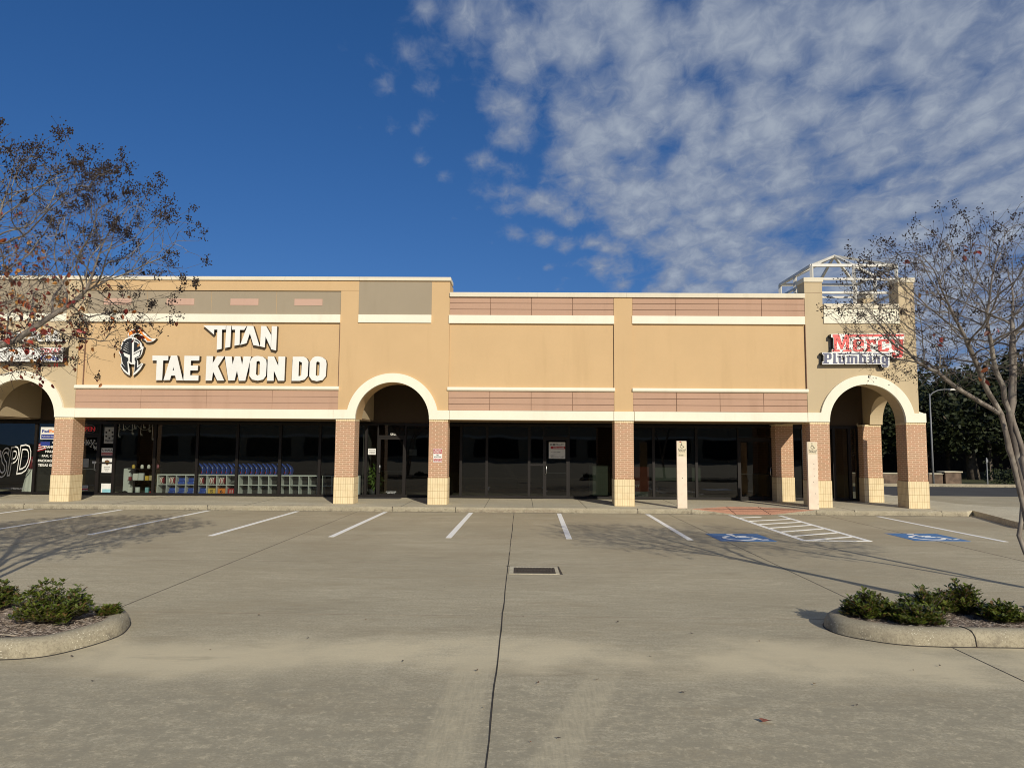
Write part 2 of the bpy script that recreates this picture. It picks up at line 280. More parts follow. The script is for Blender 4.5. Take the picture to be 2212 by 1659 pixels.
# ---------------------------------------------------------------- mesh helper
def tag(o, label=None, cat=None, group=None, kind=None):
    if label: o['label'] = label
    if cat: o['category'] = cat
    if group: o['group'] = group
    if kind: o['kind'] = kind
    return o
def thing(name, label, cat, loc=(0, 0, 0), group=None):
    o = bpy.data.objects.new(name, None); o.empty_display_size = .2; C.objects.link(o); o.location = loc
    return tag(o, label, cat, group)
def wloc(p):
    v = Vector((0, 0, 0))
    while p is not None: v += Vector(p.location); p = p.parent
    return v
class MB:
    def __init__(s): s.v = []; s.f = []; s.mi = []; s.sm = []
    def add(s, vs, fs, mi=0, sm=False):
        b = len(s.v); s.v += [tuple(p) for p in vs]; s.f += [tuple(i+b for i in f) for f in fs]; s.mi += [mi]*len(fs); s.sm += [sm]*len(fs); return s
    def box(s, x0, x1, y0, y1, z0, z1, mi=0):
        if x0 > x1: x0, x1 = x1, x0
        return s.add([(x, y, z) for z in (z0, z1) for y in (y0, y1) for x in (x0, x1)],
                     [(0, 2, 3, 1), (4, 5, 7, 6), (0, 1, 5, 4), (1, 3, 7, 5), (3, 2, 6, 7), (2, 0, 4, 6)], mi)
    def bevbox(s, x0, x1, y0, y1, z0, z1, b=.01, mi=0):
        bm = bmesh.new(); bmesh.ops.create_cube(bm, size=1)
        for v in bm.verts: v.co = Vector(((x0+x1)/2+v.co.x*(x1-x0), (y0+y1)/2+v.co.y*(y1-y0), (z0+z1)/2+v.co.z*(z1-z0)))
        bmesh.ops.bevel(bm, geom=list(bm.edges), offset=b, segments=2, affect='EDGES', profile=.5)
        bm.verts.index_update(); s.add([v.co[:] for v in bm.verts], [[v.index for v in f.verts] for f in bm.faces], mi); bm.free(); return s
    def prism(s, pts, y0, y1, mi=0):           # polygon in X,Z pushed along Y
        n = len(pts); a = sum(pts[i][0]*pts[(i+1) % n][1]-pts[(i+1) % n][0]*pts[i][1] for i in range(n))
        if a < 0: pts = pts[::-1]
        vs = [(x, y0, z) for x, z in pts]+[(x, y1, z) for x, z in pts]
        fs = [tuple(range(n)), tuple(range(2*n-1, n-1, -1))]+[(i, i+n, (i+1) % n+n, (i+1) % n) for i in range(n)]
        return s.add(vs, fs, mi)
    def slab(s, pts, z0, z1, mi=0):            # polygon in X,Y pushed along Z
        n = len(pts); a = sum(pts[i][0]*pts[(i+1) % n][1]-pts[(i+1) % n][0]*pts[i][1] for i in range(n))
        if a < 0: pts = pts[::-1]
        vs = [(x, y, z1) for x, y in pts]+[(x, y, z0) for x, y in pts]
        fs = [tuple(range(n)), tuple(range(2*n-1, n-1, -1))]+[(i, i+n, (i+1) % n+n, (i+1) % n) for i in range(n)]
        return s.add(vs, fs, mi)
    def tube(s, pts, rad, n=6, mi=0, cap=True):
        pts = [Vector(p) for p in pts]
        if not hasattr(rad, '__len__'): rad = [rad]*len(pts)
        vs = []; fs = []; prev = None
        for i, p in enumerate(pts):
            d = (pts[min(i+1, len(pts)-1)]-pts[max(i-1, 0)])
            if d.length < 1e-9: d = Vector((0, 0, 1))
            d.normalize()
            if prev is None: a = d.orthogonal().normalized()
            else:
                a = prev-d*prev.dot(d)
                a = a.normalized() if a.length > 1e-6 else d.orthogonal().normalized()
            prev = a; b = d.cross(a)
            for k in range(n): t = 2*PI*k/n; vs.append(p+(a*math.cos(t)+b*math.sin(t))*rad[i])
            if i:
                o_ = (i-1)*n
                for k in range(n): fs.append((o_+k, o_+(k+1) % n, o_+n+(k+1) % n, o_+n+k))
        if cap: fs.append(tuple(range(n-1, -1, -1))); m = (len(pts)-1)*n; fs.append(tuple(range(m, m+n)))
        return s.add(vs, fs, mi, n > 3)
    def cyl(s, x, y, z0, z1, r, n=16, mi=0, r2=None): return s.tube([(x, y, z0), (x, y, z1)], [r, r if r2 is None else r2], n, mi)
    def bar(s, a, b, w, mi=0):                 # square bar
        a, b = Vector(a), Vector(b); d = (b-a).normalized(); u = d.orthogonal().normalized() if abs(d.z) > .99 else d.cross(Vector((0, 0, 1))).normalized(); v = d.cross(u)
        vs = [p+(u*i+v*j)*w/2 for p in (a, b) for i, j in ((-1, -1), (1, -1), (1, 1), (-1, 1))]
        return s.add(vs, [(3, 2, 1, 0), (4, 5, 6, 7), (0, 1, 5, 4), (1, 2, 6, 5), (2, 3, 7, 6), (3, 0, 4, 7)], mi)
    def build(s, name, mats, parent=None):
        if not isinstance(mats, (list, tuple)): mats = [mats]
        off = wloc(parent); me = bpy.data.meshes.new(name)
        v = np.array(s.v, dtype=float)-np.array(off[:])
        me.from_pydata(v.tolist(), [], s.f)
        for m in mats: me.materials.append(m)
        if len(mats) > 1: me.polygons.foreach_set('material_index', s.mi)
        me.polygons.foreach_set('use_smooth', s.sm)
        me.update(); o = bpy.data.objects.new(name, me); C.objects.link(o)
        if parent is not None: o.parent = parent
        return o
def box(name, m, parent, *a): return MB().box(*a).build(name, m, parent)
def strct(name, mb, m): return tag(mb.build(name, m), kind='structure')

def eval_curve(cu):
    o = bpy.data.objects.new('tmp', cu); C.objects.link(o); dg = bpy.context.evaluated_depsgraph_get(); dg.update()
    me = bpy.data.meshes.new_from_object(o.evaluated_get(dg)); vs = [v.co.copy() for v in me.vertices]; fs = [tuple(p.vertices) for p in me.polygons]
    ns = [p.normal.z for p in me.polygons]; bpy.data.objects.remove(o); bpy.data.meshes.remove(me); bpy.data.curves.remove(cu); return vs, fs, ns
def flat(loops, y0, y1, mb=None, front=0, side=1):       # filled outlines with holes (X,Z), given thickness along Y
    cu = bpy.data.curves.new('c', 'CURVE'); cu.dimensions = '2D'; cu.fill_mode = 'BOTH'; cu.extrude = (y1-y0)/2
    for lp in loops:
        sp_ = cu.splines.new('POLY'); sp_.points.add(len(lp)-1); sp_.use_cyclic_u = True
        for i, (x, z) in enumerate(lp): sp_.points[i].co = (x, z, 0, 1)
    vs, fs, ns = eval_curve(cu); mb = mb or MB(); ym = (y0+y1)/2; b = len(mb.v)
    mb.v += [(p.x, ym-p.z, p.y) for p in vs]
    for f, n in zip(fs, ns): mb.f.append(tuple(i+b for i in f)); mb.mi.append(front if n > .5 else side); mb.sm.append(False)
    return mb
def textmb(s, x0, x1, z0, z1, y, depth=.004, bold=0.0, shear=0.0, outline=0, mb=None, mi=0, rot=0.0, horizontal=False):
    cu = bpy.data.curves.new('t', 'FONT'); cu.body = s; cu.size = 1; cu.offset = bold; cu.shear = shear
    if outline: cu.fill_mode = 'NONE'; cu.bevel_depth = outline; cu.bevel_resolution = 1
    else: cu.extrude = .01
    cu.resolution_u = 3
    vs, fs, ns = eval_curve(cu)
    if not vs: return mb or MB()
    ax, bx_ = min(v.x for v in vs), max(v.x for v in vs); az, bz = min(v.y for v in vs), max(v.y for v in vs); cz = max(abs(v.z) for v in vs) or 1
    mb = mb or MB(); b = len(mb.v); kx, kz = (x1-x0)/(bx_-ax), (z1-z0)/(bz-az)
    for v in vs:
        X = x0+(v.x-ax)*kx; Z = z0+(v.y-az)*kz+(X-x0)*rot
        mb.v.append((X, y-v.z/cz*depth, Z))
    for f in fs: mb.f.append(tuple(i+b for i in f)); mb.mi.append(mi); mb.sm.append(False)
    return mb

# ---------------------------------------------------------------- ground
g = MB().box(-900, 900, -400, 1800, -1.0, -.02); strct('ground', g, M_grass)
lot = strct('parking_lot', MB().box(-70, 75, -60, 30.0, -.6, 0), M_lot)
strct('road', MB().box(-70, 110, 30.0, 37.2, -.6, -.004), M_asph)
strct('road_kerb', MB().box(-70, 110, 37.2, 37.45, -.6, .14), M_kerb)
JX = [-19.6, -14.8, -9.9, -4.88, 4.35, 8.97, 13.8]
jm = MB()
for x in JX: jm.box(x-.006, x+.006, -20, 21.1, -.01, .002)
jm.build('slab_joint', M_crack, lot)
def wavy(x, y0, y1, w0, name, m):
    mb = MB(); n = 70; vs = []
    for i in range(n+1):
        y = y0+(y1-y0)*i/n; q = x+rnd.uniform(-.005, .005); h = w0*(.7+.6*rnd.random()); vs += [(q-h, y, .003), (q+h, y, .003)]
    mb.add(vs, [(2*i, 2*i+1, 2*i+3, 2*i+2) for i in range(n)]); mb.build(name, m, lot)
wavy(-.215, -4, 21.1, .0065, 'slab_joint', M_crack)
jf = MB()
for y in (12.12, 15.7, 19.4): jf.box(-30, 30, y-.006, y+.006, -.01, .0015)
jf.build('slab_joint', M_jfaint, lot)
MB().box(-30, 30, 8.443, 8.451, -.01, .0018).build('slab_joint', M_jfaint, lot)
jk = MB().box(-30, 13.3, 21.05, 21.1, -.01, .003); jk.build('gutter_joint', M_crack, lot)
# painted stall lines
def gline(x0, y0, x1, y1, w=.125, m=None, nm='painted_line', z=.004):
    a, b = Vector((x0, y0, 0)), Vector((x1, y1, 0)); d = (b-a).normalized(); n = Vector((-d.y, d.x, 0))*w/2
    mb = MB().slab([(a+n)[:2], (b+n)[:2], (b-n)[:2], (a-n)[:2]], 0, z); return mb.build(nm, m or M_line, lot)
for i, x in enumerate([-20.0, -17.3, -14.65, -11.97, -9.33, -6.68, -4.06, -1.52, 1.08, 3.68]): gline(x+.03, 20.98, x-.05, 15.33)
for x in (-22.6, 10.42): gline(x, 20.9, x+.02, 15.5)
gline(6.12, 20.9, 6.08, 15.36); gline(7.56, 20.9, 7.48, 15.40)
for y0, y1 in ((20.15, 20.5), (19.3, 19.93), (18.5, 19.18), (17.7, 18.47), (16.93, 17.7), (16.15, 16.92), (15.42, 16.17)):
    gline(6.13, y0, 7.5 if y0 < 20 else 6.86, y1, .10, z=.0055)
gline(6.05, 15.40, 7.5, 15.40, .09, z=.0065)
def iso(cx, cy, s):                            # wheelchair symbol painted on its blue square
    p = MB().slab([(cx-.6, cy-.64), (cx+.6, cy-.64), (cx+.6, cy+.64), (cx-.6, cy+.64)], 0, .0045).build('accessible_symbol', M_bluep, lot)
    wb = MB(); T = lambda u, v: (cx+u*s, cy+v*s)
    def arc(r, a0, a1, wd=.07):
        n = 24; o1 = [T(-.05+(r+wd/2)*math.cos(R(a0+(a1-a0)*i/n)), -.12+(r+wd/2)*math.sin(R(a0+(a1-a0)*i/n))) for i in range(n+1)]
        o2 = [T(-.05+(r-wd/2)*math.cos(R(a0+(a1-a0)*i/n)), -.12+(r-wd/2)*math.sin(R(a0+(a1-a0)*i/n))) for i in range(n, -1, -1)]
        wb.slab(o1+o2, .0046, .0075)
    arc(.27, 115, 345)
    for (a, b, c, d, wd) in ((-.06, .30, -.04, 0, .075), (-.04, .0, .2, 0, .075), (-.05, .14, .16, .14, .06), (.2, .02, .30, -.34, .075), (.28, -.33, .42, -.30, .06)):
        A, B = Vector(T(a, b)), Vector(T(c, d)); dd = (B-A).normalized(); nn = Vector((-dd.y, dd.x))*wd*s/2
        wb.slab([A+nn, B+nn, B-nn, A-nn], .0046, .008)
    wb.slab([T(-.07+.065*math.cos(i*PI/6), .40+.065*math.sin(i*PI/6)) for i in range(12)], .0046, .008)
    wb.build('wheelchair_figure', M_line, p)
iso(4.84, 15.84, 1.2); iso(9.12, 16.18, 1.2)
# storm drain
dr = thing('storm_drain', 'rectangular iron storm drain grate set in the concrete lot', 'drain', (.2, 11.5, 0))
fr = MB()
fr.box(-.19, .60, 11.70, 11.84, -.01, .006); fr.box(-.19, -.12, 11.15, 11.70, -.01, .006); fr.box(.545, .60, 11.15, 11.70, -.01, .006); fr.box(-.12, .545, 11.15, 11.19, -.01, .006)
fr.build('drain_frame', M_walk, dr)
gm = MB(); gm.box(-.12, .545, 11.19, 11.70, -.01, .004); gm.build('drain_pit', M_text, dr)
gb = MB()
for i in range(13): x = -.105+i*.051; gb.box(x, x+.032, 11.20, 11.69, .004, .012)
gb.box(-.115, .54, 11.43, 11.46, .004, .013); gb.build('grate', M_iron, dr)
MB().slab([(.615, 11.15), (.65, 11.15), (.625, 11.86), (.60, 11.86)], -.01, .005).build('frame_crack', M_text, dr)
MB().box(-.24, .62, 11.845, 11.86, -.01, .005).build('frame_crack', M_crack, dr)

# sidewalk with bullnose kerb and red ramp
RA, RB, RC, RD = 5.05, 6.34, 7.38, 8.72
sw = MB()
top = [(-34, 21.15), (RA, 21.15), (RB, 22.05), (RC-.06, 22.05), (RD, 21.15), (13.15, 21.15), (13.5, 21.42), (13.2, 20.3), (12.66, 18.5), (12.5, 17.9), (12.7, 17.3), (13.3, 17.0), (20, 17.0), (20, 22.6), (15.2, 22.9), (14.6, 24.0), (14.4, 30.0), (-34, 30.0)]
sw.slab(top, -.4, .15)
swo = strct('sidewalk', sw, M_walk)
def kerbrun(x0, x1):
    prof = [(21.16, -.1), (21.10, -.1), (21.10, .085), (21.108, .12), (21.13, .142), (21.16, .151)]
    mb = MB(); n = len(prof); vs = [(x, y, z) for x in (x0, x1) for y, z in prof]
    mb.add(vs, [(i, i+1, i+1+n, i+n) for i in range(n-1)]+[tuple(range(n-1, -1, -1)), tuple(range(n, 2*n))], 0, False); return mb
xs = [-34, -18.0, -14.95, -9.4, -3.85, -1.96, 3.45, RA]
for i in range(len(xs)-1): kerbrun(xs[i]+.008, xs[i+1]-.008).build('kerb', M_kerb, swo)
for a, b in ((RD, 9.85), (9.85, 12.4), (12.4, 13.15)): kerbrun(a+.008, b-.008).build('kerb', M_kerb, swo)
rp = MB()
A, B, Cc, D, E, F = (RA, 21.15, .152), (RB, 21.08, .004), (RC, 21.08, .004), (RD, 21.15, .152), (RB, 22.05, .152), (RC-.06, 22.05, .152)
A2, D2 = (RA, 21.1, .10), (RD, 21.1, .10)
rp.add([A, B, Cc, D, E, F, A2, D2, (RA, 21.1, -.1), (RD, 21.1, -.1), (RB, 21.08, -.1), (RC, 21.08, -.1)], [(0, 1, 4), (1, 2, 5, 4), (2, 3, 5)], 0)
rp.build('kerb_ramp', M_ramp, swo)
MB().add([A2, B, A, (RA, 21.1, -.1), (RB, 21.08, -.1)], [(0, 1, 2), (3, 4, 1, 0)]).build('kerb', M_kerb, swo)
MB().add([D2, Cc, D, (RD, 21.1, -.1), (RC, 21.08, -.1)], [(0, 2, 1), (4, 3, 0, 1)]).build('kerb', M_kerb, swo)
js = MB()
for a, b in ((E, B), (F, Cc)): js.bar((a[0], a[1], a[2]-.002), (b[0], b[1]+.02, b[2]+.002), .014)
for x in (-17.2, -12.3, -8.3, -3.6, -1.1, .35, 1.95, 4.9, 9.85, 12.4): js.box(x-.005, x+.005, 21.14, 24.6, .14, .1535)
js.box(-34, 13, 21.33, 21.338, .14, .153)
for x in xs[1:-1]+[9.85, 12.4]: js.box(x-.012, x+.012, 21.112, 21.17, -.01, .148)
js.build('walk_joint', M_crack, swo)
# patch of spalled kerb face
sp_ = MB()
for i in range(300):
    x = rnd.uniform(-1.9, 1.1) if i < 270 else rnd.uniform(-4, 5); z = rnd.uniform(.015, .095); r_ = rnd.uniform(.006, .026)
    sp_.add([(x+r_*1.7*math.cos(t)*rnd.uniform(.6, 1), 21.0985-i*.00002, z+r_*.8*math.sin(t)*rnd.uniform(.6, 1)) for t in [j*PI/4 for j in range(8)]], [tuple(range(8))])
sp_.build('kerb_spall', plain('spalled_concrete', (.33, .27, .19), .95, .3, 30), swo)

# ---------------------------------------------------------------- strip mall
ST = thing('strip_mall_building', 'long tan stucco strip mall with brick columns, arches and dark storefronts', 'building', (0, 22, 0))
ZB, ZT = 2.785, 3.07
SY = 24.7
def arcpts(cx, r, z0=ZB, n=36, a0=180, a1=0): return [(cx+r*math.cos(R(a0+(a1-a0)*i/n)), z0+r*math.sin(R(a0+(a1-a0)*i/n))) for i in range(n+1)]
def archwall(x0, x1, z1, cx, r, y0, y1, m, nm='wall'):
    return MB().prism([(x0, z1), (x0, ZB)]+arcpts(cx, r)+[(x1, ZB), (x1, z1)], y0, y1).build(nm, m, ST)
def archtrim(x0, x1, cx, r, ro, y0=21.92, y1=22.02):
    a = math.degrees(math.asin((ZT-ZB)/ro))
    pts = [(x0, ZB-.002), (x0, ZT)]+arcpts(cx, ro, a0=180-a, a1=a)+[(x1, ZT), (x1, ZB-.002)]+arcpts(cx, r-.003, a0=0, a1=180)
    return MB().prism(pts, y0, y1).build('arch_trim', M_white, ST)
AC, CC, GC = -15.93, -4.07, 10.737
archwall(-17.7, -14.17, 7.2, AC, 1.18, 22.0, 22.7, M_beige)
archwall(-5.80, -2.32, 7.2, CC, 1.165, 22.0, 22.9, M_orange)
archwall(8.92, 12.36, 6.36, GC, 1.18, 22.0, 22.58, M_beige)
box('wall', M_orange, ST, 2.893, 3.48, 22.0, 22.6, ZB, 6.69)
box('wall', M_orange, ST, -14.17, -5.80, 22.05, 22.6, ZB, 7.2)
box('wall', M_orange, ST, -2.32, 2.893, 22.05, 22.6, ZB, 6.69)
box('wall', M_orange, ST, 3.48, 8.92, 22.05, 22.6, ZB, 6.69)
box('wall', M_orange, ST, -34, -17.7, 22.05, 22.6, ZB, 6.69)
box('wall', M_beige, ST, -14.58, -13.97, 21.995, 22.06, 5.80, 7.2)
box('wall', M_orange, ST, -13.97, -5.22, 21.992, 22.06, 6.87, 7.2)
# beams
box('beam', M_white, ST, -34, -17.8, 21.93, 22.07, ZB-.002, ZT)
box('beam', M_white, ST, -14.1, -5.93, 21.93, 22.07, ZB-.002, ZT)
box('beam', M_white, ST, -2.27, 2.86, 21.93, 22.07, ZB-.002, ZT)
box('beam', M_white, ST, 2.875, 3.50, 21.925, 22.07, ZB-.004, ZT-.004)
box('beam', M_white, ST, 3.515, 8.88, 21.93, 22.07, ZB-.002, ZT)
archtrim(-17.8, -14.105, AC, 1.18, 1.46); archtrim(-5.92, -2.28, CC, 1.165, 1.445); archtrim(8.89, 12.53, GC, 1.18, 1.465)
MB().prism([(12.36, ZB-.001), (12.53, ZB-.001), (12.53, ZT), (12.36, ZT+.06)], 22.02, 22.6).build('beam', M_white, ST)
# underside of the canopy and its raised vaults in the arches
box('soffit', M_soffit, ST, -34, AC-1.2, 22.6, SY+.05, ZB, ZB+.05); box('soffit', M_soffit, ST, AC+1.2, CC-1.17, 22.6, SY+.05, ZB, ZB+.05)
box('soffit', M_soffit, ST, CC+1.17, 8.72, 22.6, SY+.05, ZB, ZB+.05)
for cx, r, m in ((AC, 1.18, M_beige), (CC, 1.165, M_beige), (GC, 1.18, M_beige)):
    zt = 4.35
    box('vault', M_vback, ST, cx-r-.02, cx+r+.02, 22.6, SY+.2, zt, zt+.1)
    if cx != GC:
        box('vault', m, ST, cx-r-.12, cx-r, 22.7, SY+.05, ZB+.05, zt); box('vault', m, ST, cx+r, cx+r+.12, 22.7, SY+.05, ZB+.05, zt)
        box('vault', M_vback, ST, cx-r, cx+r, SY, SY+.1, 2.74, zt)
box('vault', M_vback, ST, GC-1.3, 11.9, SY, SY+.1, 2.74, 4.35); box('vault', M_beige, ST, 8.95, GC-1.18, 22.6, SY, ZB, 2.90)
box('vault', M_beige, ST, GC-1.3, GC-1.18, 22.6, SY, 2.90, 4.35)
# right flank of the tower with its own arch (Y-Z plane)
def flank():
    mb = MB(); cy, r = 23.42, .82; pts = [(22.58, 6.36), (22.58, ZB)]+[(cy-r*math.cos(PI*i/28), ZB+r*1.12*math.sin(PI*i/28)) for i in range(29)]+[(24.95, ZB), (24.95, 6.36)]
    n = len(pts); vs = [(11.93, y, z) for y, z in pts]+[(12.36, y, z) for y, z in pts]
    mb.add(vs, [tuple(range(n)), tuple(range(2*n-1, n-1, -1))]+[(i, (i+1) % n, (i+1) % n+n, i+n) for i in range(n)]); return mb
bmf = flank().build('wall', M_beige, ST)
# bands, mouldings, panels
def bandz(x0, x1, z0, z1, m=M_white, y=21.965): box('trim_band', m, ST, x0, x1, y, 22.07, z0, z1)
bandz(-14.17, -5.80, 5.84, 6.10); bandz(-5.22, -2.895, 5.845, 6.10, y=21.955); bandz(-2.34, 2.90, 5.84, 6.10); bandz(3.47, 8.90, 5.85, 6.10)
bandz(-17.26, -14.6, 5.85, 6.10); bandz(-34, -17.72, 5.84, 6.10)
box('trim_band', M_white, ST, 9.49, 11.86, 21.96, 22.07, 5.89, 6.12); box('trim_band', M_white, ST, 9.50, 11.85, 21.975, 22.07, 6.125, 6.36)
def mould(x0, x1, z0=3.68, z1=3.812):
    n = 10; c = (z0+z1)/2; r = (z1-z0)/2; prof = [(22.06, z0)]+[(22.0-r*1.1*math.cos(-PI/2+PI*i/n), c+r*math.sin(-PI/2+PI*i/n)) for i in range(n+1)]+[(22.06, z1)]
    m = len(prof); vs = [(x, y, z) for x in (x0, x1) for y, z in prof]
    MB().add(vs, [(i, (i+1) % m, (i+1) % m+m, i+m) for i in range(m)]+[tuple(range(m-1, -1, -1)), tuple(range(m, 2*m))]).build('moulding', M_white, ST)
mould(-14.19, -5.78); mould(-2.35, 2.91); mould(3.46, 8.94); mould(-34, -17.72)
def pinkpanel(x0, x1, z0, z1, nx, rows=3, g=.014):
    MB().box(x0, x1, 22.035, 22.07, z0, z1).build('panel_backing', M_groove, ST)
    mb = MB(); wx = (x1-x0)/nx; hz = (z1-z0)/rows
    for i in range(nx):
        for j in range(rows): mb.box(x0+i*wx+g/2, x0+(i+1)*wx-g/2, 22.012, 22.06, z0+j*hz+g/2, z0+(j+1)*hz-g/2)
    mb.build('siding_panel', M_pink, ST)
pinkpanel(-2.32, 2.893, 3.075, 3.675, 4); pinkpanel(3.48, 8.92, 3.075, 3.675, 4)
pinkpanel(-2.32, 2.893, 6.10, 6.69, 4); pinkpanel(3.48, 8.92, 6.10, 6.69, 4); pinkpanel(-34, -17.7, 3.075, 3.675, 12); pinkpanel(-34, -17.7, 6.10, 6.69, 12)
pinkpanel(-14.17, -5.80, 3.075, 3.675, 4, g=.008)
def greyp(x0, x1, z0, z1, y=22.04):
    return box('grey_panel', M_grey, ST, x0, x1, y, 22.07, z0, z1)
for a, b in ((-13.97, -12.05), (-12.05, -9.98), (-9.98, -7.88), (-7.88, -5.80)): greyp(a+.006, b-.006, 6.10, 6.868)
box('grey_panel', M_grey, ST, -5.22, -2.895, 21.985, 22.01, 6.10, 7.165); box('grey_panel', M_grey, ST, -17.26, -14.6, 21.985, 22.01, 6.10, 7.165)
for a, b in ((-13.45, -12.56), (-11.42, -10.53), (-9.36, -8.46), (-7.30, -6.40)): box('accent_panel', M_pinkrect, ST, a, b, 22.028, 22.06, 6.40, 6.61)
# reveal grooves of the stucco
for x in (-13.96, -5.805, -2.325, 2.898, 3.475, 8.915): box('reveal', M_groove, ST, x-.008, x+.008, 21.994 if abs(x) > 3.3 and x not in (3.475,) else 22.02, 22.06, 3.82, 5.84)
box('reveal', M_groove, ST, -8.635, -8.629, 22.045, 22.06, 3.82, 5.84); box('reveal', M_groove, ST, 8.92, 9.48, 21.996, 22.01, 6.865, 6.873)
# copings
def cope(x0, x1, z0, z1, y0=21.94, y1=22.75): box('coping', M_cope, ST, x0, x1, y0, y1, z0, z1)
for a, b in ((-17.75, -13.2), (-13.2, -10.4), (-10.4, -7.6), (-7.6, -5.22), (-5.22, -2.285)): cope(a+.004, b-.004, 7.20, 7.315)
for a, b in ((-2.32, .46), (.46, 3.30), (3.30, 6.15), (6.15, 8.915)): cope(a+.002, b-.004, 6.69, 6.83)
cope(-34, -17.76, 6.69, 6.83)
box('parapet_pillar', M_beige, ST, 8.92, 9.48, 22.0, 22.56, 6.36, 7.21); box('coping', M_cope, ST, 8.895, 9.505, 21.96, 22.60, 7.21, 7.35)
box('parapet_pillar', M_beige, ST, 11.87, 12.36, 22.0, 22.56, 6.36, 7.21); box('coping', M_cope, ST, 11.845, 12.40, 21.96, 22.60, 7.21, 7.35)
box('parapet_pillar', M_beige, ST, 8.92, 9.48, 24.5, 25.05, 6.0, 7.21); box('coping', M_cope, ST, 8.895, 9.505, 24.46, 25.09, 7.21, 7.35)
box('parapet_pillar', M_beige, ST, 11.87, 12.36, 24.4, 24.95, 6.36, 7.21); box('coping', M_cope, ST, 11.845, 12.40, 24.36, 24.99, 7.21, 7.35)
box('coping', M_cope, ST, 9.505, 11.845, 21.94, 22.55, 6.36, 6.51)
# columns
def column(x0, x1, y0=21.96, y1=22.57, zt=ZB-.002):
    c = box('column', M_brick, ST, x0, x1, y0, y1, .97, 2.715)
    box('column_cap', M_sold, c, x0-.002, x1+.002, y0-.002, y1+.002, 2.715, zt)
    MB().bevbox(x0-.016, x1+.016, y0-.016, y1+.016, .14, .972, .008).build('column_base', M_tile, c)
for a, b in ((-17.70, -17.11), (-14.75, -14.16), (-5.84, -5.24), (-2.905, -2.32), (2.893, 3.482), (8.95, 9.556), (11.918, 12.53)): column(a, b)
column(8.70, 9.30, 24.25, 24.80); column(11.70, 12.33, 24.3, 24.93)
for x in (-24, -30): column(x, x+.6)
# roof, flanks and back
box('roof', M_cope, ST, -34, 8.9, 22.6, 40, 6.0, 6.15); box('wall', M_orange, ST, -34, -33.6, 22.6, 40, 0, 6.6); box('wall', M_orange, ST, -34, 11.6, 40, 40.3, 0, 6.6)
box('wall', M_beige, ST, 11.3, 11.6, 24.95, 40, 0, 6.36); box('wall', M_orange, ST, -17.7, -2.32, 22.95, 23.1, 6.1, 7.2)
box('roof', M_cope, ST, 8.9, 11.93, 22.58, 40, 6.0, 6.15)
# steel pyramid frame over the tower
rf = MB(); W_ = .085
x0, x1, y0, y1, ze, zm, zl = 9.34, 12.06, 22.42, 25.18, 7.86, 7.41, 6.965
ap = ((x0+x1)/2, (y0+y1)/2, 8.55)
for z in (ze, zm, zl):
    w2 = W_ if z == ze else .07
    rf.bar((x0, y0, z), (x1, y0, z), w2); rf.bar((x0, y1, z), (x1, y1, z), w2); rf.bar((x0, y0, z), (x0, y1, z), w2); rf.bar((x1, y0, z), (x1, y1, z), w2)
for x in (x0, (x0+x1)/2, x1):
    for y in (y0, (y0+y1)/2, y1):
        if x == (x0+x1)/2 and y == (y0+y1)/2: continue
        rf.bar((x, y, 6.15), (x, y, ze), W_); rf.bar((x, y, ze), ap, .075)
rf.build('roof_frame', M_steel, ST)

# ---------------------------------------------------------------- storefronts
FB, FT = .15, 2.735
def window(x0, x1, m=M_glassd, z0=FB+.02, z1=FT, kick=.0, transom=None, nm='shop_window'):
    f = MB(); w_ = .045
    f.box(x0, x0+w_, SY-.05, SY+.06, z0, z1); f.box(x1-w_, x1, SY-.05, SY+.06, z0, z1)
    f.box(x0+w_, x1-w_, SY-.048, SY+.06, z1-.09, z1); f.box(x0+w_, x1-w_, SY-.048, SY+.06, z0, z0+.075)
    if transom: f.box(x0+w_, x1-w_, SY-.046, SY+.055, transom-.03, transom+.03)
    o = f.build(nm, M_bronze, ST)
    p = MB().add([(x0+w_, SY, z0+.07), (x1-w_, SY, z0+.07), (x1-w_, SY, z1-.08), (x0+w_, SY, z1-.08)], [(0, 1, 2, 3)]); p.build('pane', m, o); return o
def door(x0, x1, m=M_glassd, handle=-1, bar=True, zt=2.25):
    f = MB(); z0 = .155; s_ = .07
    f.box(x0, x0+s_, SY-.045, SY+.03, z0, zt); f.box(x1-s_, x1, SY-.045, SY+.03, z0, zt); f.box(x0+s_, x1-s_, SY-.043, SY+.03, zt-.08, zt); f.box(x0+s_, x1-s_, SY-.043, SY+.03, z0, z0+.12)
    f.box(x0, x1, SY-.05, SY+.06, zt+.005, zt+.065); f.box(x0, x1, SY-.05, SY+.06, FT-.06, FT)
    o = f.build('entrance_door', M_bronze, ST)
    MB().add([(x0+s_, SY, z0+.1), (x1-s_, SY, z0+.1), (x1-s_, SY, zt-.07), (x0+s_, SY, zt-.07)], [(0, 1, 2, 3)]).build('pane', m, o)
    MB().add([(x0, SY, zt+.06), (x1, SY, zt+.06), (x1, SY, FT-.05), (x0, SY, FT-.05)], [(0, 1, 2, 3)]).build('transom_pane', m, o)
    hx = x0+s_*.5 if handle < 0 else x1-s_*.5
    hb = MB(); hb.tube([(hx, SY-.04, 1.0), (hx+.0, SY-.1, 1.01), (hx+.045*(-handle), SY-.11, 1.03), (hx+.045*(-handle), SY-.11, 1.27), (hx, SY-.1, 1.29), (hx, SY-.04, 1.3)], .011, 8); hb.build('door_handle', M_alu, o)
    if bar: MB().bar((x0+s_, SY+.03, 1.05), (x1-s_, SY+.03, 1.05), .02).build('push_bar', M_alu, o)
    return o
G = M_glass
for a, b in ((-34, -31), (-31, -28), (-28, -25), (-25, -22), (-22, -19.8)): window(a, b)
window(-19.8, -17.2, G); window(-17.2, -16.0, G)
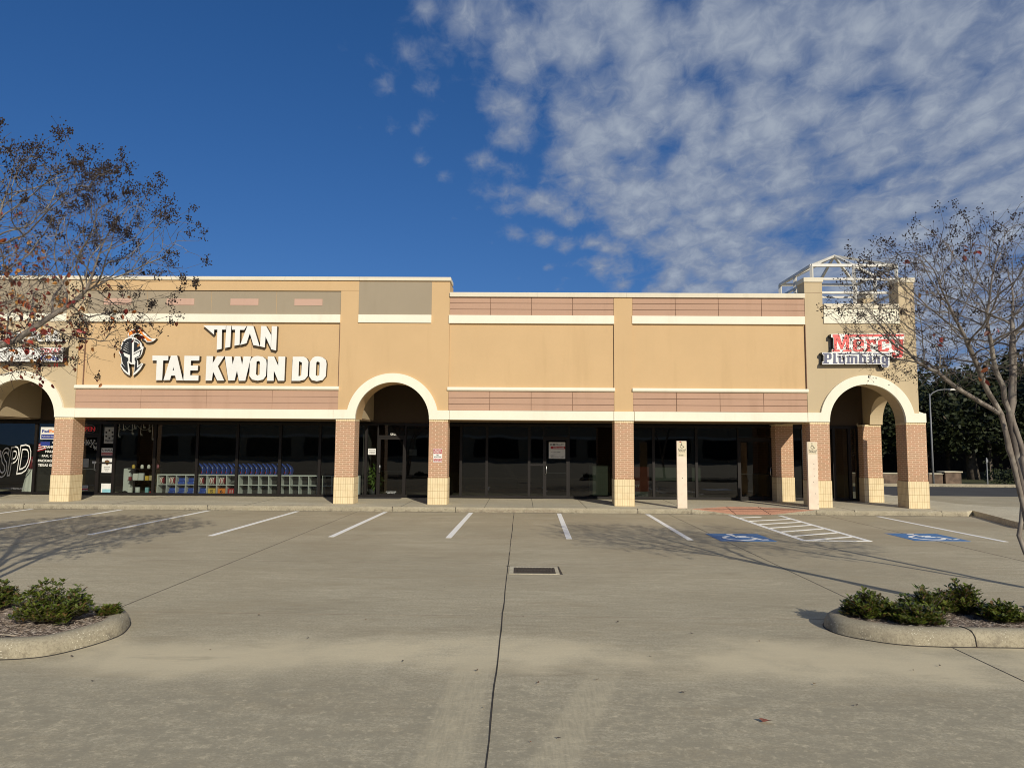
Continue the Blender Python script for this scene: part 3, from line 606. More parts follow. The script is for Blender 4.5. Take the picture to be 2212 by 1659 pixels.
door(-16.0, -14.93, G, 1); window(-14.93, -14.38, G, transom=1.28); window(-14.38, -12.95, G); window(-12.95, -11.44, G); window(-11.44, -10.02, G); window(-10.02, -8.5, G); window(-8.5, -7.1, G); window(-7.1, -5.47, G)
window(-5.47, -5.03, G); door(-5.03, -4.10); window(-4.10, -2.62)
window(-2.62, -2.13); window(-2.13, -1.22); window(-1.22, .26); window(.26, .79, transom=1.32); door(.79, 1.63); window(1.63, 3.22); window(3.22, 4.6)
window(4.6, 6.09); window(6.09, 7.56); door(7.56, 8.70, handle=1); window(9.30, 9.80); window(9.80, 10.86); window(10.86, 11.40); window(11.40, 11.72)
# interiors
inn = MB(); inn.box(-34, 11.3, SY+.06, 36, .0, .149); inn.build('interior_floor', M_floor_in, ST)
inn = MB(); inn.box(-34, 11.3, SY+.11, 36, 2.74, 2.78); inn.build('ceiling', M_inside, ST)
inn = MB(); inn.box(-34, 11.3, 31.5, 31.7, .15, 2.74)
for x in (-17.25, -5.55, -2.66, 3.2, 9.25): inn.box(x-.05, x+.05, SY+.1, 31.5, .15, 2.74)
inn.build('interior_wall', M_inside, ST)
for x, zt_ in ((2.76, 0),): pass

# ---------------------------------------------------------------- wall signs
def cz(o_, sc): return lambda x, y, Y: at((o_[0]+x/sc)/1.20570, (o_[1]+y/sc)/1.20570, Y)
LY0, LY1 = 21.90, 22.052
def letters(name, label, cat, crop, sets, y0=LY0, y1=LY1, mats=(M_letter, M_black), pname='letter'):
    f0 = crop(*sets[0][0][0], y0); t = thing(name, label, cat, (f0[0], 22.0, f0[1]))
    for loops in sets:
        flat([[crop(px_, py_, y0) for px_, py_ in lp] for lp in loops], y0, y1).build(pname, mats, t)
    return t
c2 = cz((520, 840), 10.055)
letters('titan_sign', 'white jagged channel letters reading TITAN on orange wall', 'wall sign', c2, [
    [[(95, 78), (690, 85), (680, 188), (585, 188), (575, 690), (445, 720), (465, 188), (380, 188), (375, 320)]],
    [[(700, 85), (830, 88), (800, 640), (665, 668)]],
    [[(845, 88), (1235, 93), (1165, 195), (1055, 195), (1045, 585), (910, 610), (930, 190), (850, 190)]],
    [[(1250, 90), (1405, 92), (1570, 625), (1405, 590), (1315, 285), (1225, 545), (1060, 590)]],
    [[(1610, 92), (1740, 95), (1872, 330), (1860, 665), (1725, 370), (1705, 655), (1580, 625)], [(1890, 95), (2030, 100), (2000, 735), (1865, 700)]]])
sc3 = lambda x, y: (390+x/8.848, 915+y/8.848)
sc4 = lambda x, y: (620+x/9.217, 915+y/9.217)
cs = cz((0, 0), 1.0)
T_ = lambda f, l: [f(*p) for p in l]
letters('tae_kwon_do_sign', 'big bold white letters reading TAE KWON DO below TITAN', 'wall sign', cs, [
    [T_(sc3, [(62, 98), (430, 105), (425, 212), (310, 212), (285, 665), (140, 665), (162, 212), (60, 212)])],
    [T_(sc3, [(490, 98), (630, 98), (765, 672), (610, 668), (585, 560), (495, 560), (465, 662), (315, 665)]), T_(sc3, [(545, 365), (560, 438), (528, 438)])],
    [T_(sc3, [(800, 105), (1145, 108), (1140, 215), (950, 215), (945, 328), (1115, 330), (1105, 442), (935, 442), (930, 550), (1125, 555), (1120, 675), (775, 672)])],
    [T_(sc3, [(1310, 110), (1460, 112), (1450, 275), (1550, 110), (1720, 115), (1570, 345), (1715, 675), (1555, 675), (1460, 470), (1430, 675), (1285, 675)])],
    [[(585.5, 928), (603.6, 928.3), (605.6, 949), (611.5, 928), (626.2, 928.3), (630.7, 951), (634.3, 928), (654, 928.5), (638.8, 991.8), (622, 991.8), (617.2, 964.7), (611, 991), (594.5, 991)]],
    [T_(sc4, [(480, 112), (600, 135), (675, 200), (686, 300), (670, 590), (600, 680), (470, 705), (340, 680), (270, 590), (285, 250), (330, 160), (400, 120)]), T_(sc4, [(485, 230), (525, 255), (515, 560), (465, 580), (430, 555), (445, 250)])],
    [T_(sc4, [(715, 122), (865, 125), (965, 355), (970, 125), (1135, 128), (1110, 708), (960, 708), (860, 460), (855, 708), (695, 708)])],
    [T_(sc4, [(1315, 130), (1580, 130), (1650, 170), (1690, 250), (1672, 590), (1600, 680), (1480, 710), (1285, 710)]), T_(sc4, [(1465, 240), (1535, 270), (1515, 570), (1490, 595), (1450, 595)])],
    [T_(sc4, [(1920, 120), (2030, 145), (2110, 210), (2125, 300), (2105, 600), (2030, 690), (1890, 718), (1770, 690), (1708, 600), (1722, 260), (1790, 160), (1850, 125)]), T_(sc4, [(1915, 245), (1960, 270), (1950, 570), (1900, 595), (1865, 570), (1880, 265)])]])
c1 = cz((300, 845), 11.44)
hel = thing('helmet_emblem', 'black and white knight helmet emblem with orange plume beside TITAN', 'wall sign', (*[c1(500, 800, 21.9)[0], 22.0], c1(500, 800, 21.9)[1]))
P1 = lambda l, Y: [c1(a, b, Y) for a, b in l]
flat([P1([(385, 390), (370, 330), (390, 250), (450, 180), (560, 130), (680, 120), (760, 145), (820, 190), (860, 250), (905, 275), (960, 340), (1010, 385), (1075, 420), (1140, 425), (1215, 420), (1190, 460), (1120, 510), (1020, 530), (920, 520), (905, 480), (830, 440), (770, 400), (790, 345), (700, 290), (620, 285), (560, 330), (550, 385),
     (600, 405), (700, 465), (780, 560), (805, 645), (850, 680), (800, 870), (740, 975), (625, 1020), (655, 1060), (682, 1100), (690, 1225), (790, 1150), (840, 1170), (750, 1330), (650, 1440), (530, 1530), (555, 1400), (580, 1220), (570, 1190), (500, 1190), (440, 1175), (395, 1130), (410, 1230), (440, 1420), (430, 1520),
     (340, 1470), (250, 1390), (160, 1240), (155, 1200), (190, 1150), (185, 1080), (160, 930), (105, 825), (160, 750), (180, 620), (220, 520), (300, 430), (400, 395)], LY0)], LY0, LY1).build('backing', (M_letter, M_black), hel)
bl = MB()
for lp in ([(500, 412), (495, 1150), (430, 1100), (445, 912), (235, 828), (275, 940), (385, 1000), (395, 1075), (360, 1115), (385, 1440), (260, 1330), (180, 1215), (195, 1160), (325, 1305), (230, 1170), (205, 1080), (195, 1000), (170, 890), (135, 830), (190, 760), (203, 640), (250, 535), (340, 448), (430, 418)],
           [(565, 512), (640, 540), (710, 605), (762, 712), (550, 838)], [(572, 447), (650, 462), (718, 520), (748, 588), (660, 510), (578, 480)],
           [(540, 908), (545, 885), (793, 747), (745, 948), (612, 1010), (655, 1075), (648, 1300), (790, 1180), (800, 1185), (565, 1440), (603, 1110), (575, 1045), (580, 1000), (715, 935), (750, 795)]):
    flat([P1(lp, LY0-.006)], LY0-.008, LY0-.001, bl)
bl.build('helmet_face', (M_text, M_text), hel)
st_ = MB()
for a in ([(345, 540), (355, 530), (415, 572)], [(302, 580), (318, 574), (410, 632)], [(275, 630), (292, 626), (415, 702)], [(247, 682), (270, 676), (415, 775)], [(228, 745), (250, 735), (412, 838)]):
    flat([P1(a, LY0-.01)], LY0-.011, LY0-.009, st_)
st_.build('highlight', (M_letter, M_letter), hel)
flat([P1([(412, 345), (400, 270), (440, 215), (520, 178), (640, 158), (740, 180), (810, 240), (850, 310), (930, 370), (1000, 425), (1060, 455), (1110, 475), (1075, 495), (1000, 500), (940, 490), (920, 440), (860, 380), (810, 310), (740, 270), (640, 248), (560, 275), (540, 255), (520, 285), (470, 320), (440, 310), (425, 360)], LY0-.006)], LY0-.008, LY0-.001).build('plume', (M_orng, M_orng), hel)
# Mercy Plumbing
c5 = cz((2120, 850), 8.848); MY0 = 21.80
ms = thing('mercy_plumbing_sign', 'red and slate cut-out sign reading Mercy Plumbing on right tower', 'wall sign', (10.6, 22.0, 4.5))
P5 = lambda l, Y=MY0: [c5(a, b, Y) for a, b in l]
flat([P5([(395, 180), (2085, 168), (2085, 250), (2062, 300), (2062, 700), (2020, 738), (1830, 738), (1785, 700), (1745, 660), (1740, 905), (1700, 950), (1580, 950), (1548, 910), (1548, 875), (190, 880), (195, 810), (225, 808), (225, 668), (188, 645), (188, 600), (408, 600), (412, 530), (455, 522), (448, 265), (395, 255)])], MY0, 22.002).build('backing', (M_letter, M_black), ms)
MR = [[[(430, 192), (580, 192), (650, 400), (715, 192), (2072, 182), (2072, 232), (870, 245), (810, 250), (810, 545), (865, 545), (865, 583), (670, 583), (670, 545), (735, 545), (735, 330), (660, 530), (620, 530), (535, 330), (520, 545), (600, 545), (600, 583), (420, 583), (420, 545), (470, 545), (455, 250), (430, 245)]],
      [[(940, 300), (1110, 300), (1150, 340), (1150, 455), (985, 455), (985, 520), (1000, 540), (1060, 540), (1075, 500), (1150, 500), (1150, 550), (1115, 583), (940, 583), (900, 545), (900, 340)], [(985, 345), (1070, 345), (1070, 415), (985, 415)]],
      [[(1190, 300), (1290, 300), (1290, 330), (1340, 300), (1430, 300), (1430, 410), (1360, 410), (1360, 370), (1300, 385), (1290, 545), (1325, 545), (1325, 583), (1190, 583), (1190, 545), (1225, 545), (1225, 340), (1190, 340)]],
      [[(1520, 300), (1690, 300), (1730, 340), (1730, 400), (1650, 400), (1650, 350), (1560, 350), (1560, 540), (1640, 540), (1650, 500), (1730, 500), (1730, 550), (1695, 583), (1515, 583), (1475, 545), (1475, 340)]],
      [[(1770, 300), (1880, 300), (1880, 345), (1865, 345), (1880, 500), (1955, 500), (1960, 345), (1935, 345), (1935, 300), (2050, 300), (2050, 680), (2010, 725), (1850, 725), (1795, 690), (1795, 600), (1870, 600), (1880, 660), (1965, 660), (1965, 550), (1830, 550), (1790, 510), (1785, 345), (1770, 345)]]]
for lp in MR: flat([P5(q) for q in lp], MY0-.008, MY0-.001).build('letter', (M_red, M_red), ms)
PL = [[[(200, 615), (370, 615), (405, 650), (405, 740), (370, 770), (300, 770), (300, 825), (345, 825), (345, 860), (200, 860), (200, 825), (235, 825), (240, 650), (200, 650)], [(300, 655), (345, 655), (345, 735), (300, 735)]],
      [[(435, 615), (500, 615), (500, 825), (540, 825), (540, 860), (435, 860), (435, 825), (445, 825), (450, 650), (435, 650)]],
      [[(540, 680), (630, 680), (625, 820), (665, 820), (665, 715), (645, 715), (645, 680), (720, 680), (720, 860), (600, 860), (570, 835), (565, 715), (540, 715)]],
      [[(750, 680), (980, 680), (1000, 705), (1000, 860), (940, 860), (940, 720), (905, 720), (905, 860), (850, 860), (850, 720), (820, 720), (820, 825), (840, 825), (840, 860), (750, 860), (750, 825), (770, 825), (770, 715), (750, 715)]],
      [[(1040, 615), (1100, 615), (1100, 680), (1170, 680), (1205, 710), (1205, 825), (1170, 860), (1040, 860)], [(1110, 715), (1145, 715), (1145, 820), (1110, 820)]],
      [[(1255, 680), (1330, 680), (1330, 825), (1350, 825), (1350, 860), (1250, 860), (1250, 825), (1275, 825), (1275, 715), (1255, 715)]],
      [[(1360, 680), (1490, 680), (1520, 710), (1520, 860), (1460, 860), (1460, 720), (1430, 720), (1430, 825), (1440, 825), (1440, 860), (1360, 860), (1360, 825), (1380, 825), (1380, 715), (1360, 715)]],
      [[(1590, 680), (1735, 680), (1735, 715), (1710, 715), (1710, 910), (1680, 940), (1590, 940), (1560, 915), (1560, 880), (1620, 880), (1625, 900), (1650, 900), (1650, 850), (1590, 850), (1560, 820), (1560, 710)], [(1620, 715), (1650, 715), (1650, 815), (1620, 815)]]]
for lp in PL: flat([P5(q) for q in lp], MY0-.008, MY0-.001).build('letter', (M_navy, M_navy), ms)
ub = MB()
for a, b in ((545, 1036), (1108, 1215), (1240, 1325), (1362, 1735)): flat([P5([(a, 618), (b, 618), (b, 645), (a, 645)])], MY0-.008, MY0-.001, ub)
ub.build('underline', (M_navy, M_navy), ms)
# left tower signs
c6 = cz((0, 840), 10.533)
ts = thing('texas_gifts_sign', 'white boxed sign panel reading TEXAS Gifts above left arch', 'wall sign', (-15.6, 22.0, 4.6))
tX0, tZ0 = c6(-900, 1075, 21.75); tX1, tZ1 = c6(1752, 680, 21.75)
MB().box(tX0, tX1, 21.75, 21.998, tZ0, tZ1).build('cabinet', M_bronze, ts)
MB().box(tX0+.02, tX1-.012, 21.742, 21.7505, tZ0+.012, tZ1-.012).build('face_panel', M_letter, ts)
def ctext(s, crop, a, b, c, d, Y, m, parent, nm='lettering', **k):
    X0, Z0 = crop(a, d, Y); X1, Z1 = crop(b, c, Y); return textmb(s, X0, X1, Z0, Z1, Y, **k).build(nm, m, parent)
ctext('TEXAS', c6, 1090, 1670, 710, 880, 21.738, M_pinktxt, ts, bold=.035)
ctext('Gifts', c6, 1090, 1640, 915, 1035, 21.738, M_blueprint, ts, bold=.03, shear=.25)
ctext('NOTES', c6, 640, 885, 910, 955, 21.738, M_text, ts, shear=.25); ctext('MAIL SERVICE', c6, 420, 905, 985, 1030, 21.738, M_text, ts, shear=.25)
ls = thing('store_name_sign', 'dark-sided white serif channel letters above the TEXAS Gifts panel', 'wall sign', (-15.6, 22.0, 4.95))
for s, a, b in (('P', -1300, -900), ('A', -850, -400), ('K', -350, 80), ('M', 150, 640), ('A', 700, 1180), ('I', 1240, 1390), ('L', 1440, 1770)):
    X0, Z0 = c6(a, 518, 21.86); X1, Z1 = c6(b, 230, 21.86); q = textmb(s, X0, X1, Z0, Z1, 21.93, depth=.07, bold=.04)
    q.build('letter', M_letter, ls)

# ---------------------------------------------------------------- small signs on columns, bollards
c4p = cz((1110, 1150), 23.70)
pv = thing('private_property_sign', 'red and white private property notice on brick column by the arch', 'notice', (*[c4p(710, 850, 21.94)[0], 21.95], 1.9))
X0, Z0 = c4p(425, 1280, 21.94); X1, Z1 = c4p(985, 435, 21.94)
MB().bevbox(X0, X1, 21.945, 21.957, Z0, Z1, .004).build('plate', M_letter, pv)
for a, b in ((460, 750), (1045, 1245)):
    xa, za = c4p(450, b, 21.94); xb, zb = c4p(965, a, 21.94); MB().box(xa, xb, 21.941, 21.946, za, zb).build('print_band', M_dred, pv)
for s, a, b, c, d, m in (('PRIVATE', 520, 895, 505, 600, M_letter), ('PROPERTY', 470, 945, 620, 710, M_letter), ('NO', 640, 770, 800, 870, M_text), ('SOLICITING', 490, 930, 905, 970, M_text), ('VIOLATORS WILL', 455, 955, 1070, 1135, M_letter), ('BE PROSECUTED', 455, 950, 1165, 1230, M_letter)):
    ctext(s, c4p, a, b, c, d, 21.939, m, pv, depth=.0015, bold=.02)
def bollard(x0, x1, label, plaque, dots):
    xc = (x0+x1)/2; yy = 21.33; t = thing('parking_post', label, 'sign post', (xc, yy+.04, .15), 'accessible parking posts by the ramp')
    MB().bevbox(x0, x1, yy, yy+.10, .15, 2.16, .008).build('post', M_post, t)
    pz0 = 2.155-(.46 if plaque else .36)
    MB().box(x0+.03, x1-.02, yy-.005, yy+.001, pz0, 2.148).build('plaque', M_postcap, t)
    sy = MB(); cxp, czp, s_ = xc-.0, 2.03, .085; n = 20
    pts = [(cxp+s_*.55*math.cos(R(110+250*i/n)), yy-.009, czp-.03+s_*.55*math.sin(R(110+250*i/n))) for i in range(n+1)]
    sy.tube(pts, .006, 5)
    sy.tube([(cxp-.012, yy-.009, czp+.06), (cxp-.006, yy-.009, czp), (cxp+.035, yy-.009, czp-.005), (cxp+.055, yy-.009, czp-.06), (cxp+.075, yy-.009, czp-.055)], .008, 5)
    sy.tube([(cxp-.012, yy-.010, czp+.075), (cxp-.012, yy-.008, czp+.095)], [.013, .013], 8); sy.build('wheelchair_figure', M_text, t)
    textmb('Reserved', x0+.04, x1-.03, 1.885, 1.925, yy-.007, depth=.0015, bold=.02).build('lettering', M_text, t)
    textmb('Parking', x0+.06, x1-.05, 1.825, 1.87, yy-.007, depth=.0015, bold=.02).build('lettering', M_text, t)
    if plaque: textmb('201502', x0+.055, x1-.10, 1.715, 1.745, yy-.007, depth=.0015, bold=.02).build('lettering', M_text, t)
    if plaque: MB().box(x0+.08, x0+.125, yy-.006, yy+.001, 2.12, 2.15).build('sticker_remnant', M_dred, t)
    d_ = MB()
    for (u, v) in dots: d_.tube([(x0+u, yy-.004, v), (x0+u, yy+.002, v)], .010, 10)
    d_.build('bolt_hole', M_bronze, t)
bollard(4.68, 4.975, 'pale reserved parking post between brick column and red ramp', True, [(.16, 1.05)])
bollard(8.60, 8.90, 'pale reserved parking post with bolt holes beside tower column', False, [(.18, 1.50), (.18, 1.36), (.18, 1.13), (.15, .97), (.20, .62), (.27, .30)])

# ---------------------------------------------------------------- decals and posters on the shop fronts
def sheet(name, label, cat, crop, a, b, c, d, Y=24.68, m=M_paper, thick=.004, group=None):
    X0, Z0 = crop(a, d, Y); X1, Z1 = crop(b, c, Y); t = thing(name, label, cat, ((X0+X1)/2, Y, Z0), group)
    MB().box(X0, X1, Y, Y+thick, Z0, Z1).build('sheet', m, t); return t
c8 = cz((200, 1090), 7.541)
def band(t, crop, a, b, c, d, Y, m): X0, Z0 = crop(a, d, Y); X1, Z1 = crop(b, c, Y); MB().box(X0, X1, Y, Y+.002, Z0, Z1).build('print_band', m, t)
q = sheet('rental_poster', 'white U-HAUL poster with red band on shop window', 'poster', c8, 478, 725, 580, 730)
ctext('U-HAUL', c8, 500, 708, 602, 640, 24.677, M_text, q, bold=.03, depth=.001); band(q, c8, 483, 722, 672, 718, 24.677, M_dred)
ctext('Moving Truck Center', c8, 500, 705, 685, 705, 24.675, M_letter, q, depth=.001)
q = sheet('shipping_poster', 'white shipping center poster with brown shield logo beside door', 'poster', c8, 483, 695, 765, 1062)
flat([[c8(a, b, 24.676) for a, b in ((550, 830), (595, 810), (640, 830), (640, 880), (595, 918), (550, 880))]], 24.675, 24.679).build('shield_logo', (plain('brown_print', (.12, .045, .02), .5), M_text), q)
ctext('ups', c8, 562, 628, 848, 880, 24.673, M_yel, q, depth=.001, bold=.02)
for s, a, b, c, d in (('Authorized', 530, 650, 940, 962), ('Shipping', 540, 640, 975, 1000), ('Center', 555, 625, 1008, 1030)): ctext(s, c8, a, b, c, d, 24.677, M_text, q, depth=.001)
q = sheet('award_poster', 'grey framed poster with ring of dots high in shop window', 'poster', c8, 530, 750, 170, 490, m=plain('grey_paper', (.42, .42, .38), .6))
dm = MB(); 
for k in range(6): x, z = c8(640+70*math.sin(k*PI/3), 310-75*math.cos(k*PI/3), 24.677); dm.tube([(x, 24.679, z), (x, 24.674, z)], .035, 10)
dm.build('print_dot', M_text, q); ctext('Pakmail', c8, 560, 715, 415, 445, 24.677, M_text, q, depth=.001, bold=.02)
q = sheet('notice_sheet', 'white and pale blue leaflet low in window beside door', 'leaflet', c8, 470, 683, 1275, 1478)
band(q, c8, 495, 680, 1385, 1470, 24.677, M_teal)
q = sheet('rental_sticker', 'small U-HAUL sticker low on glass door beside brick column', 'sticker', c8, 85, 225, 1312, 1410)
band(q, c8, 88, 222, 1368, 1402, 24.677, M_dred); ctext('U-HAUL', c8, 95, 210, 1325, 1352, 24.676, M_text, q, depth=.001)
sheet('hours_sheet', 'grey opening hours sheet on the glass door', 'notice', c8, 120, 240, 785, 955, m=plain('grey_sheet', (.3, .3, .28), .6))
sheet('door_plate', 'small bright white plate above the glass door handle', 'plate', c8, 300, 378, 838, 885)
def emis(name, c, s):
    k = NT(name); k.b.inputs['Emission Color'].default_value = (*c, 1); k.b.inputs['Emission Strength'].default_value = s; k.col(tuple(c)); return k.m
M_neonred = emis('neon_red', (.8, .05, .06), .45)
nn = thing('open_sign', 'red neon OPEN sign hanging above the glass door', 'neon sign', (-15.2, 24.76, 2.4))
X0, Z0 = c8(60, 250, 24.76); X1, Z1 = c8(358, 160, 24.76)
textmb('OPEN', X0, X1, Z0, Z1, 24.76, depth=.008, outline=.02).build('neon_tube', M_neonred, nn)
X0, Z0 = c8(20, 285, 24.78); X1, Z1 = c8(372, 125, 24.78)
rr = MB(); rr.tube([(X0+(X1-X0)*(.5+.5*math.cos(t)*abs(math.cos(t))**-.4 if abs(math.cos(t)) > .02 else X0*0+.5), 24.78, Z0+(Z1-Z0)*(.5+.5*math.sin(t))) for t in [i*2*PI/40+.01 for i in range(41)]], .008, 5); rr.build('rim', M_shelfw, nn)
c7 = cz((0, 1080), 7.213)
dd = thing('window_lettering', 'large slanted white outline letters reading CSPD on window', 'window lettering', (-18, 24.66, .6))
X0, Z0 = c7(-250, 1120, 24.66); X1, Z1 = c7(600, 520, 24.66)
textmb('CSPD', X0, X1, Z0-.22, Z0+.83, 24.66, depth=.008, outline=.018, shear=.18, rot=.19, bold=.01).build('outline', M_letter, dd)
ctext('WWW.CONCEPTSPD.COM', c7, -140, 480, 1375, 1402, 24.675, plain('faint_print', (.25, .25, .25), .6), dd, depth=.001)
wg = thing('white_dress', 'white pleated skirt and red top displayed inside left window', 'clothing', (-17.4, 24.95, .2))
sk = MB(); nS = 40
zb, zt2 = .22, 1.05
vs = []
for j, (z, r_) in enumerate(((zb, .30), (.5, .26), (.8, .20), (zt2, .13))):
    for i in range(nS): a = 2*PI*i/nS; rr_ = r_*(1+.09*math.cos(a*9)); vs.append((-17.55+rr_*math.cos(a), 25.1+rr_*.6*math.sin(a), z))
sk.add(vs, [(j*nS+i, j*nS+(i+1) % nS, (j+1)*nS+(i+1) % nS, (j+1)*nS+i) for j in range(3) for i in range(nS)], 0, True); sk.build('skirt', M_letter, wg)
MB().tube([(-17.55, 25.1, 1.04), (-17.55, 25.1, 1.15), (-17.55, 25.1, 1.38), (-17.55, 25.1, 1.47)], [.12, .13, .17, .08], 14).build('top', M_redpad, wg)
MB().cyl(-17.55, 25.1, .15, .3, .02, 8).build('stand_pole', M_bronze, wg)
q = sheet('carrier_poster', 'white FedEx poster with navy band inside left arch window', 'poster', c7, 755, 1130, 235, 460)
ctext('Fed', c7, 790, 925, 280, 338, 24.676, M_blueprint, q, bold=.03, depth=.001); ctext('Ex', c7, 925, 1030, 280, 338, 24.676, M_orng, q, bold=.03, depth=.001); band(q, c7, 772, 1125, 372, 445, 24.677, M_blueprint)
ctext('Authorized ShipCenter', c7, 785, 1110, 395, 425, 24.675, M_letter, q, depth=.001)
vl = thing('service_lettering', 'white vinyl list of services below the FedEx poster', 'window lettering', (-16.4, 24.66, 1.2))
for s, a, b, c, d in (('PRINTING', 985, 1300, 505, 540), ('STAMPS', 820, 1035, 585, 628), ('MAILBOXES', 850, 1160, 670, 712), ('FAX, COPIES', 785, 1150, 755, 800), ('PACKAGES', 712, 1040, 840, 885), ('TEXAS GIFTS', 712, 1080, 925, 970)):
    ctext(s, c7, a, b, c, d, 24.675, M_letter, vl, bold=.03, depth=.001)
cf = cz((0, 0), 1)
fl = thing('flag_decal', 'pair of crossed striped flags behind the service lettering', 'decal', (-16.5, 24.69, 1.5))
fm = MB()
for k in range(7):
    X0, Z0 = c7(705+k*4, 690-k*22, 24.69); X1, Z1 = c7(860, 650-k*22, 24.69); fm.add([(X0, 24.69, Z0), (X1, 24.69, Z1), (X1, 24.692, Z1+.025), (X0, 24.692, Z0+.025)], [(0, 1, 2, 3)], k % 2)
fm.build('stripes', (M_dred, M_letter), fl)
X0, Z0 = c7(760, 580, 24.69); X1, Z1 = c7(940, 510, 24.69); MB().box(X0, X1, 24.688, 24.692, Z0, Z1).build('canton', M_blueprint, fl)

def leafblob(mb, c, rad, n, size, flatn=.0, up_=.3, shell=.35):
    c = Vector(c)
    for _ in range(n):
        d = Vector((rnd.gauss(0, 1), rnd.gauss(0, 1), rnd.gauss(0, 1))); d.normalize(); rr_ = (1-shell*rnd.random()**1.5)
        p = c+Vector((d.x*rad[0]*rr_, d.y*rad[1]*rr_, d.z*rad[2]*rr_)); s_ = size*rnd.uniform(.6, 1.25)
        t = (d+Vector((rnd.gauss(0, .7), rnd.gauss(0, .7), rnd.gauss(up_, .7)))).normalized(); sd = t.cross(Vector((rnd.gauss(0, 1), rnd.gauss(0, 1), rnd.gauss(0, 1)))).normalized()
        nn_ = sd.cross(t)*s_*.12
        mb.add([p, p+t*s_*.3+sd*s_*.24-nn_*.5, p+t*s_*.75+sd*s_*.2, p+t*s_, p+t*s_*.75-sd*s_*.2, p+t*s_*.3-sd*s_*.24-nn_*.5, p+t*s_*.5-nn_], [(0, 1, 6), (1, 2, 6), (2, 3, 6), (3, 4, 6), (4, 5, 6), (5, 0, 6)])
    return mb
vd = thing('holiday_garland', 'string garland with hanging silver stars and discs in window', 'garland', (-13.6, 24.75, 2.5))
gm_ = MB(); sm_ = MB()
def star(x, z, r_): sm_.prism([(x+(r_ if i % 2 == 0 else r_*.42)*math.sin(i*PI/5), z+(r_ if i % 2 == 0 else r_*.42)*math.cos(i*PI/5)) for i in range(10)], 24.74, 24.75)
for a, b, st in ((845, 360, 1), (937, 215, 0), (1105, 295, 0), (1158, 190, 1), (1275, 320, 1), (1333, 175, 0), (1437, 243, 0), (1498, 405, 1)):
    X, Z = c8(a, b, 24.75); _, Zt = c8(a, 85, 24.75); gm_.tube([(X, 24.68, Zt), (X, 24.68, Z)], .006, 4)
    if st: star(X, Z, .055)
    else: sm_.tube([(X, 24.74, Z), (X, 24.752, Z)], .045, 14)
for a, b in ((800, 1050), (950, 1200), (1200, 1490)):
    gm_.tube([(c8(a+(b-a)*i/10, 0, 24.75)[0], 24.75, 2.60-.16*(1-(i/5-1)**2)) for i in range(11)], .009, 4)
gm_.build('string', M_letter, vd); sm_.build('ornament', M_letter, vd)
sf = thing('snowflake_decal', 'pale snowflake stickers on the glass door', 'decal', (-15.2, 24.69, 1.9))
sn = MB()
for a, b, r_ in ((310, 490, 85), (205, 470, 55), (370, 580, 38)):
    cx_, cz_ = c8(a, b, 24.675); r2 = r_/7.541/1.2057*24.7/1515
    for k in range(3):
        an = k*PI/3; sn.bar((cx_-r2*math.cos(an), 24.675, cz_-r2*math.sin(an)), (cx_+r2*math.cos(an), 24.675, cz_+r2*math.sin(an)), .012)
    for k in range(6):
        an = k*PI/3; u, v = cx_+r2*.7*math.cos(an), cz_+r2*.7*math.sin(an)
        for s_ in (-.8, .8): sn.bar((u, 24.675, v), (u+r2*.33*math.cos(an+s_), 24.675, v+r2*.33*math.sin(an+s_)), .010)
sn.build('flakes', M_shelfw, sf)
# gift shop shelf and goods
gs = thing('display_shelf', 'dark two-shelf gift display stand in shop window', 'shelf', (-13.4, 25.2, .15))
ZS1, ZS2 = c8(1200, 1210, 25.1)[1], c8(1200, 985, 25.1)[1]
for z in (ZS1-.025, ZS2-.025): 
    MB().box(-14.05, -13.0, 25.0, 25.4, z, z+.025).build('shelf', M_bronze, gs)
for x in (-14.03, -13.03): MB().box(x, x+.02, 25.35, 25.38, .15, ZS2).build('leg', M_bronze, gs)
def prop(name, label, cat, build, loc, mats, pn='body', group=None):
    t = thing(name, label, cat, loc, group); mb = MB(); build(mb, *loc); mb.build(pn, mats, t); return t
jar = lambda mb, x, y, z: mb.tube([(x, y, z), (x, y, z+.01), (x, y, z+.11), (x, y, z+.13), (x, y, z+.15)], [.04, .055, .055, .035, .035], 12)
for i, (x, z, m, lb, nm, h_) in enumerate(((-13.93, ZS2, M_yel, 'small yellow jar on top display shelf', 'jar', 0), (-13.62, ZS2, M_letter, 'white jar in the middle of top display shelf', 'jar', 0), (-13.38, ZS2, M_paper, 'cream jar right of white jar on top display shelf', 'jar', 0))):
    prop(nm, lb, 'jar', jar, (x, 25.15, z), m)
bxs = lambda w_, h_: (lambda mb, x, y, z: mb.bevbox(x-w_/2, x+w_/2, y, y+.08, z, z+h_*1.1, .006))
for x, z, w_, h_, m, lb, cat in ((-13.78, ZS1, .17, .22, M_paper, 'white card with dark print on middle shelf', 'card'), (-13.58, ZS1, .18, .23, M_shelfw, 'grey framed picture on middle shelf', 'picture frame'), (-13.37, ZS1, .12, .14, M_yel, 'yellow gift box left on middle shelf', 'box'), (-13.22, ZS1, .13, .16, plain('tan_box', (.5, .4, .22), .6), 'tan gift box on middle shelf', 'box'), (-13.07, ZS1, .10, .18, plain('brown_box', (.34, .24, .14), .6), 'brown box at right end of middle shelf', 'box'),
                                 (-13.98, ZS1, .09, .11, M_redpad, 'small maroon box at left end of middle shelf', 'box'), (-13.95, .17, .13, .22, M_paper, 'white hand-lettered card on window floor', 'card'), (-13.35, .17, .12, .22, M_teal, 'pale blue card standing on window floor', 'card'), (-13.2, .17, .11, .09, M_dred, 'small red box on window floor', 'box'), (-13.08, .17, .11, .24, plain('kraft', (.30, .21, .13), .7), 'brown kraft bag at window corner', 'bag')):
    prop('gift_item', lb, cat, bxs(w_, h_), (x, 25.02, z), m)
